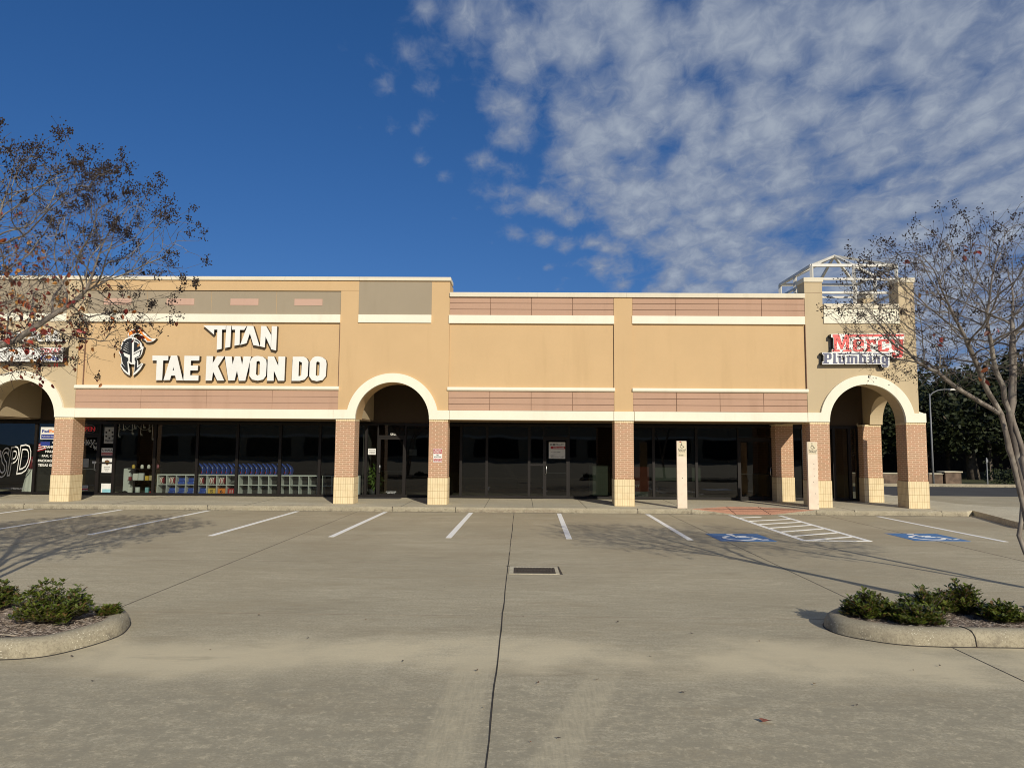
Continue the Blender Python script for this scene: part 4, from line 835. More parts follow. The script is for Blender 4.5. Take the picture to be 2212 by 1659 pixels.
prop('metal_tin', 'tall silver cylinder tin on window floor', 'tin', lambda mb, x, y, z: mb.cyl(x, y, z, z+.25, .08, 20), (-13.66, 25.0, .17), M_shelfw)
prop('green_tray', 'low green tray in front of silver tin', 'tray', lambda mb, x, y, z: mb.bevbox(x-.15, x+.15, y-.05, y+.05, z, z+.04, .01), (-13.72, 24.86, .17), M_green)
def capm(mb, x, y, z):
    mb.tube([(x, y, z), (x, y, z+.04), (x, y, z+.08), (x, y, z+.11), (x, y, z+.12)], [.10, .10, .09, .05, .01], 14); mb.add([(x-.08, y-.07, z+.01), (x+.08, y-.07, z+.01), (x+.06, y-.17, z), (x-.06, y-.17, z)], [(0, 1, 2, 3)])
prop('baseball_cap', 'black and white baseball cap on window floor', 'cap', capm, (-14.12, 25.0, .17), M_bronze)
prop('plush_toy', 'pink plush toy at right end of top display shelf', 'toy', lambda mb, x, y, z: mb.tube([(x, y, z), (x, y, z+.04), (x, y, z+.12), (x+.02, y, z+.17), (x+.02, y, z+.2)], [.03, .09, .09, .05, .01], 10), (-13.1, 25.15, ZS2), plain('pink_plush', (.55, .2, .25), .8))
prop('water_cooler', 'tall white bin beside gift display in window', 'bin', lambda mb, x, y, z: mb.bevbox(x-.13, x+.13, y, y+.25, z, z+.92, .03), (-14.22, 25.25, .15), M_shelfw)

# cube shelves with pads
c3 = cz((400, 1070), 3.95)
units = [(35, 425, 'left of the row, holding round pads'), (445, 850, 'second in the row, with yellow and orange boxes'), (872, 1285, 'third in the row, all cubes empty'), (1302, 1690, 'fourth in the row, empty and partly dark'), (1735, 2115, 'fifth in the row, mostly behind brick column')]
UY0, UY1 = 24.92, 25.28; ux = []
for a, b, lb in units:
    X0 = c3(a, 700, UY0)[0]; X1 = c3(b, 700, UY0)[0]; z0, z1 = .16, .885; ux.append((X0, X1))
    t = thing('cube_shelf', 'grey cube shelf '+lb, 'shelf', ((X0+X1)/2, UY0, z0), 'grey cube shelves along the window'); e = .022
    f = MB(); f.box(X0, X1, UY0, UY1, z1-.035, z1); f.box(X0, X1, UY0, UY1, z0, z0+.035); f.box(X0, X0+.03, UY0+.002, UY1, z0+.035, z1-.035); f.box(X1-.03, X1, UY0+.002, UY1, z0+.035, z1-.035); f.build('carcass', M_shelfw, t)
    f = MB(); zm_ = (z0+z1)/2; f.box(X0+.03, X1-.03, UY0+.004, UY1, zm_-.01, zm_+.01)
    for k in (1, 2, 3): x = X0+(X1-X0)*k/4; f.box(x-.01, x+.01, UY0+.006, UY1, z0+.035, zm_-.01); f.box(x-.01, x+.01, UY0+.006, UY1, zm_+.01, z1-.035)
    f.build('divider', M_shelfw, t)
    MB().box(X0+.03, X1-.03, UY1-.01, UY1, z0+.035, z1-.035).build('back_panel', plain('shelf_back', (.02, .02, .02), .8), t)
def cubepos(u, k, r): X0, X1 = ux[u]; w_ = (X1-X0)/4; return X0+w_*k+w_/2, .18 if r else .535
def pad(x, z, lean=.0):
    t = thing('round_pad', 'round red and white kicking pad standing in a grey cube shelf', 'pad', (x, 25.05, z), 'round pads in the cube shelves')
    n = 18; r_ = .125; a = []; 
    MB().tube([(x-.012, 25.06, z+r_), (x+.012, 25.06, z+r_+.001)], [r_, r_], n).build('rim', M_letter, t)
    MB().tube([(x+.012, 25.06, z+r_), (x+.03, 25.06, z+r_+.001)], [r_*.93, r_*.85], n).build('face', M_redpad, t)
for u, k, n_ in ((0, 0, 2), (0, 1, 3), (1, 0, 2), (1, 1, 3), (1, 2, 3)):
    for j in range(n_): cx_, cz_ = cubepos(u, k, 0); pad(cx_-.07+j*.055, cz_)
for u, k, r_ in ((0, 2, 0), (0, 3, 0), (0, 1, 1), (0, 2, 1), (0, 3, 1), (1, 0, 1)):
    cx_, cz_ = cubepos(u, k, r_)
    prop('folded_pad', 'folded blue vinyl pad lying in a grey cube shelf', 'pad', lambda mb, x, y, z: (mb.bevbox(x-.13, x+.11, y, y+.2, z, z+.10, .03), mb.bevbox(x-.10, x+.13, y+.01, y+.2, z+.10, z+.22, .03)), (cx_, 24.97, cz_), M_bluepad, group='folded blue pads in the cube shelves')
for k, s, m, lb in ((1, '15', M_yel, 'yellow box numbered 15 in cube shelf'), (2, '6', M_orng, 'orange box numbered 6 in cube shelf'), (3, '11', M_dred, 'dark red box in cube shelf')):
    cx_, cz_ = cubepos(1, k, 1); t = prop('numbered_box', lb, 'box', lambda mb, x, y, z: mb.bevbox(x-.13, x+.13, y, y+.2, z, z+.22, .008), (cx_, 24.95, cz_), m)
    textmb(s, cx_-.05, cx_+.05, cz_+.06, cz_+.17, 24.948, depth=.001, bold=.03).build('numeral', M_text if k < 3 else M_letter, t)
prop('shoe', 'grey training shoe in upper right cube of second shelf', 'shoe', lambda mb, x, y, z: mb.tube([(x-.12, y, z+.03), (x-.05, y, z+.04), (x+.03, y, z+.06), (x+.09, y, z+.08), (x+.11, y, z+.06)], [.02, .035, .05, .055, .04], 10), (*[cubepos(1, 3, 0)[0], 25.02], .56), plain('grey_shoe', (.12, .12, .12), .6))
def shield(x, lab='curved blue kicking shield standing in the row on the shelves'):
    t = thing('kicking_shield', lab, 'kick shield', (x, 25.05, .885), 'blue kicking shields in a row on the cube shelves')
    mb = MB(); n = 8; vs = []
    for i in range(n+1):
        u = i/n; z = .885+.40*u; dx = -.11*u+.09*math.sin(u*PI); 
        for (ox, oy) in ((0, -.0), (.045, 0), (.045, .24), (0, .24)): vs.append((x+dx+ox, 24.95+oy, z))
    fs = [(i*4+k, i*4+(k+1) % 4, (i+1)*4+(k+1) % 4, (i+1)*4+k) for i in range(n) for k in range(4)]+[(3, 2, 1, 0), (n*4, n*4+1, n*4+2, n*4+3)]
    mb.add(vs, fs); mb.build('pad', M_bluepad, t)
    MB().tube([(x+.045+.02, 24.945, 1.10), (x+.065, 24.93, 1.12), (x+.055, 24.945, 1.15)], .008, 5).build('strap', M_letter, t)
    MB().box(x+.028, x+.052, 24.942, 24.952, .93, 1.0).build('emblem_patch', M_dred, t)
xa, xb = c3(490, 600, 25)[0], c3(1400, 600, 25)[0]
for i in range(19): shield(xa+(xb-xa)*i/18+rnd.uniform(-.015, .015))

# arch entrance: plant, notices, number
c4 = cz((880, 950), 4.147)
q = sheet('paper_notice', 'bright white paper notice on glass left of arch door', 'notice', c4, 325, 410, 905, 970)
ctext('PLEASE USE', c4, 340, 398, 918, 928, 24.677, M_text, q, depth=.001); ctext('OTHER DOOR', c4, 340, 398, 940, 955, 24.677, M_text, q, depth=.001)
q = sheet('paper_notice', 'dim grey paper notice behind glass right of arch door', 'notice', c4, 770, 852, 912, 978, 24.72)
nb = thing('door_number', 'white street number 5556 above the arch door', 'number', (-4.5, 24.68, 2.45))
ctext('5556', c4, 567, 632, 740, 765, 24.67, M_letter, nb, depth=.002, bold=.02)
nb = thing('floor_lettering', 'two tiny grey text lines at bottom of arch door', 'lettering', (-4.5, 24.68, .3))
ctext('NO SOLICITING PLEASE', c4, 518, 630, 1366, 1376, 24.65, M_shelfw, nb, depth=.002); ctext('THANK YOU ALL', c4, 530, 620, 1380, 1390, 24.65, M_shelfw, nb, depth=.002)
pt = thing('potted_plant', 'green leafy plant in dark pot inside the arch window', 'plant', (-5.25, 24.95, .15))
MB().cyl(-5.27, 25.02, .15, .42, .12, 18, 0, .16).build('pot', plain('pot_dark', (.05, .05, .05), .6), pt)
fo = MB(); leafblob(fo, (-5.22, 24.98, .85), (.24, .18, .40), 130, .15, shell=.9); fo.build('foliage', M_pot, pt)
stm = MB()
for i in range(9): stm.tube([(-5.27, 25.02, .4), (-5.27+rnd.uniform(-.1, .1), 25.0, .7), (-5.22+rnd.uniform(-.2, .2), 25.0+rnd.uniform(-.1, .1), rnd.uniform(.8, 1.2))], .006, 4)
stm.build('stem', M_pot, pt)
prop('door_mat', 'dark grey mat on sidewalk in front of arch door', 'mat', lambda mb, x, y, z: mb.bevbox(x-.95, x+.55, y-.3, y+.28, z, z+.012, .004), (-4.7, 24.35, .152), plain('mat', (.06, .055, .05), .95, .2, 20))
# lease posters
cR = cz((1400, 1140), 18.43)
q = sheet('lease_poster', 'grey-white KM REALTY for lease poster on glass door', 'poster', cR, 540, 1330, 215, 1000, 24.66)
ctext('KM', cR, 620, 850, 285, 370, 24.655, M_text, q, depth=.001, bold=.01); ctext('REALTY', cR, 880, 1255, 295, 355, 24.655, M_text, q, depth=.001)
band(q, cR, 630, 1325, 415, 535, 24.656, M_dred); ctext('FOR LEASE', cR, 770, 1275, 450, 510, 24.654, M_letter, q, depth=.001, bold=.01)
ctext('713.275.2600', cR, 635, 1095, 665, 715, 24.655, M_text, q, depth=.001); ctext('INFO', cR, 635, 810, 835, 865, 24.655, M_text, q, depth=.001); ctext('@KMREALTY.NET', cR, 635, 1285, 890, 940, 24.655, M_text, q, depth=.001)
c6b = cz((1600, 1050), 3.687)
q = sheet('rust_lease_poster', 'rust red lease poster cut off by brick column', 'poster', c6b, 120, 333, 612, 845, 24.72, M_rust)
ctext('RESTAURANT', c6b, 20, 243, 780, 805, 24.716, M_letter, q, depth=.001, bold=.02)
q = sheet('realty_poster', 'pale strip reading REALTY below rust red poster', 'poster', c6b, 120, 325, 848, 908, 24.72, plain('pale_strip', (.36, .38, .32), .7))
ctext('REALTY', c6b, 120, 308, 877, 903, 24.715, M_text, q, depth=.001)
X0, Z0 = at((1150+1545/4.022)/1.2057, (1050+962/4.022)/1.2057, 25.0); X1, Z1 = at((1150+1765/4.022)/1.2057, (1050+648/4.022)/1.2057, 25.0)
pb = thing('pale_board', 'pale green board leaning inside window right of lease door', 'board', ((X0+X1)/2, 25.0, Z0)); MB().bevbox(X0, X1, 24.98, 25.01, Z0, Z1, .004).build('board', M_pale, pb)
X0, Z0 = c6b(385, 745, 25.0); X1, Z1 = c6b(830, 603, 25.0)
pb = thing('counter_panel', 'pale counter panel inside window behind parking post', 'counter', ((X0+X1)/2, 25.2, .15)); MB().box(X0, X1, 25.05, 25.6, Z0, Z1).build('panel', M_pale, pb); MB().box(X0+.1, X0+.16, 25.2, 25.5, .15, Z0).build('leg', M_bronze, pb); MB().box(X1-.16, X1-.1, 25.2, 25.5, .15, Z0).build('leg', M_bronze, pb)

# ---------------------------------------------------------------- planter islands
def catmull(P, n=6):
    out_ = []; m = len(P)
    for i in range(m):
        p0, p1, p2, p3 = (Vector(P[(i+k-1) % m]) for k in range(4))
        if (p2-p1).length > 2.0: out_.append(tuple(p1)); continue
        L_ = (p2-p1).length
        if (p1-p0).length > 1.5*L_: p0 = p1+(p0-p1).normalized()*L_
        if (p3-p2).length > 1.5*L_: p3 = p2+(p3-p2).normalized()*L_
        for j in range(n):
            t = j/n; out_.append(tuple(.5*((2*p1)+(p2-p0)*t+(2*p0-5*p1+4*p2-p3)*t*t+(3*p1-p0-3*p2+p3)*t**3)))
    return out_
def inset(P, d):
    n = len(P); o_ = []
    a = sum(P[i][0]*P[(i+1) % n][1]-P[(i+1) % n][0]*P[i][1] for i in range(n)); sg = 1 if a > 0 else -1
    for i in range(n):
        e1 = (Vector(P[i])-Vector(P[i-1])).normalized(); e2 = (Vector(P[(i+1) % n])-Vector(P[i])).normalized(); t = (e1+e2).normalized(); nn_ = Vector((-t.y, t.x))*sg
        o_.append((P[i][0]+nn_.x*d, P[i][1]+nn_.y*d))
    return o_
def island(P, label, xr, jx):
    P = catmull(P); cxm = sum(p[0] for p in P)/len(P); cym = sum(p[1] for p in P)/len(P)
    prof = [(-.0, -.05), (0, .0), (.010, .05), (.022, .095), (.045, .130), (.08, .152), (.12, .160), (.17, .160), (.185, .152), (.19, .10)]
    t = thing('planter_island', label, 'planter island', (cxm, cym, 0)); mb = MB(); n = len(P); vs = []
    for d, z in prof: vs += [(x, y, z) for x, y in inset(P, d)]
    fs = [(k*n+i, k*n+(i+1) % n, (k+1)*n+(i+1) % n, (k+1)*n+i) for k in range(len(prof)-1) for i in range(n)]
    a = sum(P[i][0]*P[(i+1) % n][1]-P[(i+1) % n][0]*P[i][1] for i in range(n))
    if a < 0: fs = [f[::-1] for f in fs]
    mb.add(vs, fs, 0, True); mb.build('kerb', M_kerb, t)
    for q in (-1,):
        P2 = inset(P, -.004); tb = MB(); tb.tube([(x, y, .002) for x, y in P2]+[(P2[0][0], P2[0][1], .002)], .007, 4, cap=False); tb.build('base_joint', M_crack, t)
    if jx: 
        jb = MB(); jb.tube([(jx, P[0][1]-.003, 0), (jx, P[0][1]+.02, .10), (jx-.01, P[0][1]+.06, .15), (jx-.03, P[0][1]+.12, .163), (jx-.05, P[0][1]+.19, .163)], .006, 4); jb.build('kerb_joint', M_crack, t)
    base = MB(); ins = inset(P, .188); base.slab(ins, .0, .125); base.build('soil', M_soil, t)
    ch = MB(); ymin, ymax = min(p[1] for p in ins), max(p[1] for p in ins)
    def inside(x, y):
        c_ = False
        for i in range(n):
            x1_, y1_ = ins[i]; x2_, y2_ = ins[i-1]
            if (y1_ > y) != (y2_ > y) and x < (x2_-x1_)*(y-y1_)/(y2_-y1_)+x1_: c_ = not c_
        return c_
    k = 0
    while k < 14000:
        x, y = rnd.uniform(*xr), rnd.uniform(ymin, ymax)
        if not inside(x, y): continue
        k += 1; ln = rnd.uniform(.012, .05)*(2 if rnd.random() < .06 else 1); wd = rnd.uniform(.003, .009); an = rnd.uniform(0, PI); z = .128+rnd.uniform(0, .022); tl = rnd.uniform(-.3, .3)
        u = Vector((math.cos(an), math.sin(an), tl))*ln/2; v = Vector((-math.sin(an), math.cos(an), rnd.uniform(-.5, .5)))*wd/2; p = Vector((x, y, z)); up_ = Vector((0, 0, .003))
        ch.add([p-u-v, p+u-v*.6, p+u+v*.6, p-u+v, p+up_], [(0, 1, 4), (1, 2, 4), (2, 3, 4), (3, 0, 4)])
    m = tag(ch.build('mulch', M_chip), kind='stuff')
    return t
island([(-12, 6.5), (-8, 6.5), (-5.4, 6.50), (-4.85, 6.57), (-4.47, 6.68), (-4.27, 6.98), (-4.17, 7.38), (-4.22, 7.65), (-4.40, 8.02), (-4.8, 8.28), (-5.4, 8.36), (-8, 8.36), (-12, 8.36)],
       'rounded concrete kerb island with mulch at lower left', (-9.0, -4.2), None)
island([(13, 7.34), (8, 7.34), (4.35, 7.34), (3.93, 7.39), (3.66, 7.53), (3.44, 7.75), (3.38, 7.985), (3.44, 8.22), (3.70, 8.48), (4.1, 8.62), (4.5, 8.66), (8, 8.66), (13, 8.66)],
       'rounded concrete kerb island with mulch at lower right', (3.4, 9.5), 4.6)
def shrub(x, y, r_, h, label, n=950, seed=1):
    global rnd; h *= .60; r_ *= .84
    keep = rnd; rnd = random.Random(seed); t = thing('low_shrub', label, 'shrub', (x, y, .13), 'low evergreen shrubs on the planter islands')
    lb = MB(); st = MB(); nb_ = int(190*r_/.4)
    for i in range(nb_):
        a = rnd.uniform(0, 2*PI); q_ = math.sqrt(rnd.random()); rr_ = r_*q_; hh = h*(1-.6*q_**2.5)*rnd.uniform(.25, 1.05); tip = Vector((x+rr_*math.cos(a), y+rr_*.8*math.sin(a), .13+hh))
        root = Vector((x+rr_*.25*math.cos(a), y+rr_*.25*math.sin(a), .12)); st.tube([root, (root+tip)/2+Vector((0, 0, .02)), tip], [.006, .004, .002], 4)
        for lev in range(3):
            p = root.lerp(tip, 1-.22*lev); k_ = 6
            for j in range(k_):
                an = j*2*PI/k_+lev+rnd.random(); d = Vector((math.cos(an), math.sin(an), rnd.uniform(.1, 1.1))).normalized(); s_ = rnd.uniform(.045, .075); sd = d.cross(Vector((0, 0, 1))).normalized(); nv = sd.cross(d)
                b_ = p+d*.006
                lb.add([b_, b_+d*s_*.45+sd*s_*.20+nv*.003, b_+d*s_*.8+sd*s_*.19+nv*.003, b_+d*s_, b_+d*s_*.8-sd*s_*.19+nv*.003, b_+d*s_*.45-sd*s_*.20+nv*.003], [(0, 1, 2, 3), (0, 3, 4, 5)])
    lb.build('foliage', M_shrub, t); st.build('stem', M_oakbark, t); rnd = keep
shrub(-4.88, 7.42, .47, .66, 'full green shrub in the middle of the left island', seed=3)
shrub(-5.98, 7.95, .40, .52, 'green shrub cut by left edge, behind', seed=4)
shrub(-5.75, 7.25, .26, .22, 'small green shrub cut by left edge, in front', seed=5)
shrub(-4.45, 7.72, .15, .17, 'tiny sprig shrub at nose of the left island', seed=6)
shrub(3.84, 7.98, .33, .46, 'dark shrub at nose of the right island', seed=7)
shrub(4.22, 7.72, .32, .34, 'low front shrub second from nose of right island', seed=8)
shrub(4.52, 8.12, .34, .50, 'taller middle shrub at back of right island', seed=9)
shrub(4.98, 8.22, .30, .56, 'tallest shrub at back of right island', seed=10)
shrub(5.22, 7.88, .30, .32, 'rightmost low shrub on right island', seed=11)
prop('dry_palm_frond', 'pale dry frond lying on mulch of left island', 'frond', lambda mb, x, y, z: mb.tube([(x-1.1, y+.02, z), (x-.5, y+.06, z+.02), (x, y+.02, z+.015), (x+.5, y-.05, z+.005)], [.012, .015, .012, .003], 5), (-5.3, 6.85, .155), plain('dry_frond', (.45, .38, .28), .8))

# ---------------------------------------------------------------- crape myrtles (space colonisation)
def grow(seedpts, attract, step=.095, infl=.8, kill=.15, iters=110, bias=(0, 0, .12), rng=None):
    pos = [np.array(p) for p, _ in seedpts]; par = [q for _, q in seedpts]; A = np.array(attract); alive = np.ones(len(A), bool)
    best = np.full(len(A), 1e9); bi = np.zeros(len(A), int)
    def upd(i0):
        P = np.array(pos[i0:]); idx = np.where(alive)[0]
        for s0 in range(0, len(idx), 2000):
            ii = idx[s0:s0+2000]; d = np.linalg.norm(A[ii][:, None]-P[None], axis=2); m_ = d.argmin(1); dv = d[np.arange(len(ii)), m_]; u = dv < best[ii]; best[ii[u]] = dv[u]; bi[ii[u]] = m_[u]+i0
    upd(0)
    for it in range(iters):
        alive &= best > kill; act = alive & (best < infl)
        if not act.any(): 
            if not alive.any(): break
            act = alive & (best < best[alive].min()+.3)
        n0 = len(pos); D = {}
        for j in np.where(act)[0]:
            v = A[j]-pos[bi[j]]; v = v/(np.linalg.norm(v)+1e-9); D.setdefault(bi[j], []).append(v)
        for k, vs in D.items():
            pv = pos[k]-pos[par[k]] if par[k] >= 0 else np.zeros(3); pv = pv/(np.linalg.norm(pv)+1e-9); v = np.mean(vs, 0)/(np.linalg.norm(np.mean(vs, 0))+1e-9)+pv*.75+np.array(bias)+rng.normal(0, .13, 3); nv = np.linalg.norm(v)
            if nv < 1e-3: continue
            pos.append(pos[k]+v/nv*step); par.append(k)
        if len(pos) == n0: break
        upd(n0)
    return np.array(pos), par
def crape(name, label, cat, trunks, crown_c, crown_r, natt, leaves, seeds, seed, tipr=.0030, trunk_r=.07, lowcut=0, slope=0, sx0=0, sdir=1, group=None, seedsz=.0095, clu=(16, 38), side=.35):
    rng = np.random.default_rng(seed); rr_ = random.Random(seed); att = []
    c = np.array(crown_c); r_ = np.array(crown_r)
    while len(att) < natt:
        d = rng.normal(0, 1, 3); d /= np.linalg.norm(d); q = rng.random()**(1/2.2); p = c+d*r_*q
        if p[2] < lowcut+slope*max(0, (p[0]-sx0)*sdir): continue
        # vase: nothing close under the dome centre
        att.append(p)
    sp0 = []; base = trunks[0][0]
    for tr in trunks:
        prev = -1
        for i, p in enumerate(tr):
            if i == 0: sp0.append((p, -1 if not sp0 else 0)); prev = len(sp0)-1 if len(sp0) == 1 else 0; prev = len(sp0)-1; continue
            a = np.array(tr[i-1]); b = np.array(p); k = max(1, int(np.linalg.norm(b-a)/.14))
            for j in range(1, k+1): sp0.append((tuple(a+(b-a)*j/k+rng.normal(0, .008, 3)), prev)); prev = len(sp0)-1
    pos, par = grow(sp0, att, rng=rng)
    n = len(pos); kids = [[] for _ in range(n)]
    for i, p in enumerate(par):
        if p >= 0: kids[p].append(i)
    rad = np.zeros(n); e_ = 2.3
    for i in range(n-1, -1, -1):
        rad[i] = tipr if not kids[i] else sum(rad[k]**e_ for k in kids[i])**(1/e_)
    # order: parents always come earlier
    sc_ = trunk_r/max(rad[:3]); rad = np.where(rad > tipr*1.5, rad*(1+(sc_-1)*np.clip((rad-tipr)/(max(rad)-tipr), 0, 1)), rad)
    t = thing(name, label, cat, (base[0], base[1], .13), group); mb = MB(); started = [False]*n
    roots = [i for i in range(n) if par[i] < 0 or (i > 0 and par[i] == 0 and False)]
    stack = [(r0_, None) for r0_ in roots]
    while stack:
        i, pr = stack.pop(); chain = ([pr] if pr is not None else [])+[i]; 
        while kids[i]:
            ks = sorted(kids[i], key=lambda k: -rad[k]); 
            for k in ks[1:]: stack.append((k, i))
            i = ks[0]; chain.append(i)
        P = [pos[k] for k in chain]; Rr = [rad[k] for k in chain]
        if pr is not None: Rr[0] = min(Rr[0], Rr[1]*1.15)
        if len(P) < 2: continue
        mx = max(Rr); mb.tube(P, Rr, 9 if mx > .035 else 6 if mx > .015 else 4 if mx > .006 else 3, cap=False)
    tips = [i for i in range(n) if not kids[i]]
    tw = MB(); sd_ = MB(); lf = MB(); cands = []
    for i in tips:
        p = Vector(pos[i]); pd = Vector(pos[i]-pos[par[i]]).normalized() if par[i] >= 0 else Vector((0, 0, 1)); out_ = (p-Vector(c)).normalized()
        for k in range(rr_.choice((1, 1, 2))):
            d = (pd+Vector((rr_.gauss(0, .35), rr_.gauss(0, .35), rr_.gauss(.22, .3)))+out_*.5).normalized(); L_ = rr_.uniform(.12, .42); bnd = Vector((rr_.gauss(0, .04), rr_.gauss(0, .04), rr_.gauss(-.01, .03)))
            e = p+d*L_; m_ = p+d*L_*.5+bnd
            if e.z < lowcut-.12+slope*.9*max(0, (e.x-sx0)*sdir): continue
            tw.tube([p, m_, e], [tipr, tipr*.75, tipr*.5], 3, cap=False); cands.append((e, d))
    # side twiglets along thin branches
    thin = [i for i in range(n) if rad[i] < .008 and par[i] >= 0]
    for i in rr_.sample(thin, min(len(thin), int(len(thin)*side))):
        p = Vector(pos[i]); d = Vector((rr_.gauss(0, 1), rr_.gauss(0, 1), rr_.gauss(.3, .8))).normalized(); L_ = rr_.uniform(.08, .26); e = p+d*L_
        tw.tube([p, p+d*L_*.5+Vector((rr_.gauss(0, .02),)*3), e], [tipr*.8, tipr*.6, tipr*.4], 3, cap=False)
        if rr_.random() < .2: cands.append((e, d))
    mb.build('trunk', M_bark, t); tw.build('twigs', M_twig, t)
    rr_.shuffle(cands)
    oc = [(1, 0, 0), (-1, 0, 0), (0, 1, 0), (0, -1, 0), (0, 0, 1), (0, 0, -1)]; of = [(0, 2, 4), (2, 1, 4), (1, 3, 4), (3, 0, 4), (2, 0, 5), (1, 2, 5), (3, 1, 5), (0, 3, 5)]
    cs_ = [(e, d) for e, d in cands if e.z > c[2]-r_[2]*.75 and ((Vector(((e.x-c[0])/r_[0], (e.y-c[1])/r_[1], (e.z-c[2])/r_[2]))).length > .62+.3*rr_.random())]
    for e, d in cs_[:seeds]:
        nclu = rr_.randint(*clu); sz = rr_.uniform(.5, 1.1)*.072
        for k in range(nclu):
            o_ = Vector((rr_.gauss(0, .55), rr_.gauss(0, .55), rr_.gauss(.2, .6)))*sz; q = e+o_; s_ = seedsz*rr_.uniform(.7, 1.2)
            sd_.add([(q.x+a*s_, q.y+b*s_, q.z+c_*s_*1.15) for a, b, c_ in oc], of)
            if k % 2 == 0: sd_.tube([e, q], [.0015, .0012], 3, cap=False)
    sd_.build('seed_clusters', M_seed, t)
    low = [(e, d) for e, d in cands if leaves[1](e)]
    for e, d in low[:leaves[0]]:
        for k in range(rr_.randint(1, 4)):
            q = e+Vector((rr_.gauss(0, .05), rr_.gauss(0, .05), rr_.gauss(-.02, .05))); dd_ = Vector((rr_.gauss(0, .6), rr_.gauss(0, .6), rr_.gauss(-.6, .5))).normalized(); s_ = rr_.uniform(.055, .095); sdv = dd_.cross(Vector((rr_.gauss(0, 1), rr_.gauss(0, 1), rr_.gauss(0, 1)))).normalized(); nv = sdv.cross(dd_)*s_*.12
            lf.add([q, q+dd_*s_*.35+sdv*s_*.30+nv, q+dd_*s_*.75+sdv*s_*.22+nv, q+dd_*s_, q+dd_*s_*.75-sdv*s_*.22+nv, q+dd_*s_*.35-sdv*s_*.30+nv], [(0, 1, 2, 3), (0, 3, 4, 5)])
    if lf.f: lf.build('leaves', M_autumn, t)
    return t
rr0 = random.Random(3)
bL = (-6.75, 7.55, .1)
crape('crape_myrtle_tree', 'crape myrtle with dark seed heads and red leaves at left edge', 'tree',
      [[bL, (-6.78, 7.55, 1.2), (-6.65, 7.5, 2.1), (-6.3, 7.45, 2.8), (-5.8, 7.4, 3.5)], [(-6.78, 7.55, 1.2), (-6.95, 7.6, 2.2), (-6.85, 7.6, 3.0), (-6.5, 7.5, 3.8)], [(-6.78, 7.55, 1.2), (-7.2, 7.8, 2.3), (-7.7, 8.0, 3.2)], [(-6.65, 7.5, 2.1), (-6.2, 7.35, 3.2), (-5.7, 7.3, 4.1)], [(-6.3, 7.45, 2.8), (-5.75, 7.8, 3.15), (-5.1, 8.0, 3.75)], [(-6.65, 7.5, 2.1), (-6.1, 7.1, 2.75), (-5.5, 6.9, 3.3)]],
      (-6.6, 7.6, 3.92), (3.0, 2.3, 1.38), 9500, (950, lambda e: e.z < 3.3+.8*max(0, -5.2-e.x)+rr0.random()*.7 and e.x < -4.6), 1150, 11, trunk_r=.085, lowcut=2.7, slope=1.05, sx0=-5.7)
bR = (6.05, 8.3, .1)
crape('crape_myrtle_tree', 'bare twin-stemmed crape myrtle leaning over the right island', 'tree',
      [[bR, (5.90, 8.32, .5), (5.80, 8.35, 1.0), (5.83, 8.3, 1.5), (5.67, 8.3, 2.0), (5.62, 8.3, 2.4), (5.25, 8.3, 2.62), (4.75, 8.25, 2.95)], [(5.90, 8.32, .5), (5.93, 8.26, 1.0), (5.89, 8.2, 1.45), (5.82, 8.25, 1.9), (5.72, 8.3, 2.4), (5.6, 8.3, 2.9), (5.45, 8.2, 3.4)], [(5.72, 8.3, 2.4), (5.85, 8.4, 2.9), (5.95, 8.5, 3.5)], [(5.62, 8.3, 2.4), (5.35, 8.2, 2.8), (5.1, 8.1, 3.3)], [(5.80, 8.25, 1.9), (6.05, 8.2, 2.4), (6.4, 8.1, 2.9)]],
      (5.72, 8.3, 3.62), (1.9, 1.6, .98), 5200, (10, lambda e: e.z < 4.6), 640, 23, trunk_r=.085, lowcut=2.72, slope=.25, sx0=5.2, sdir=-1, clu=(6, 18), side=.9, seedsz=.009)
crape('crape_myrtle_tree', 'bare crape myrtle mostly outside the right edge', 'tree',
      [[(8.35, 8.1, .1), (8.25, 8.1, 1.1), (8.1, 8.1, 2.1), (7.8, 8.1, 2.7)], [(8.25, 8.1, 1.1), (8.45, 8.2, 2.2), (8.6, 8.3, 3.0)]], (8.25, 8.1, 3.65), (1.9, 1.8, 1.0), 3000, (3, lambda e: True), 130, 31, trunk_r=.065, lowcut=2.6)

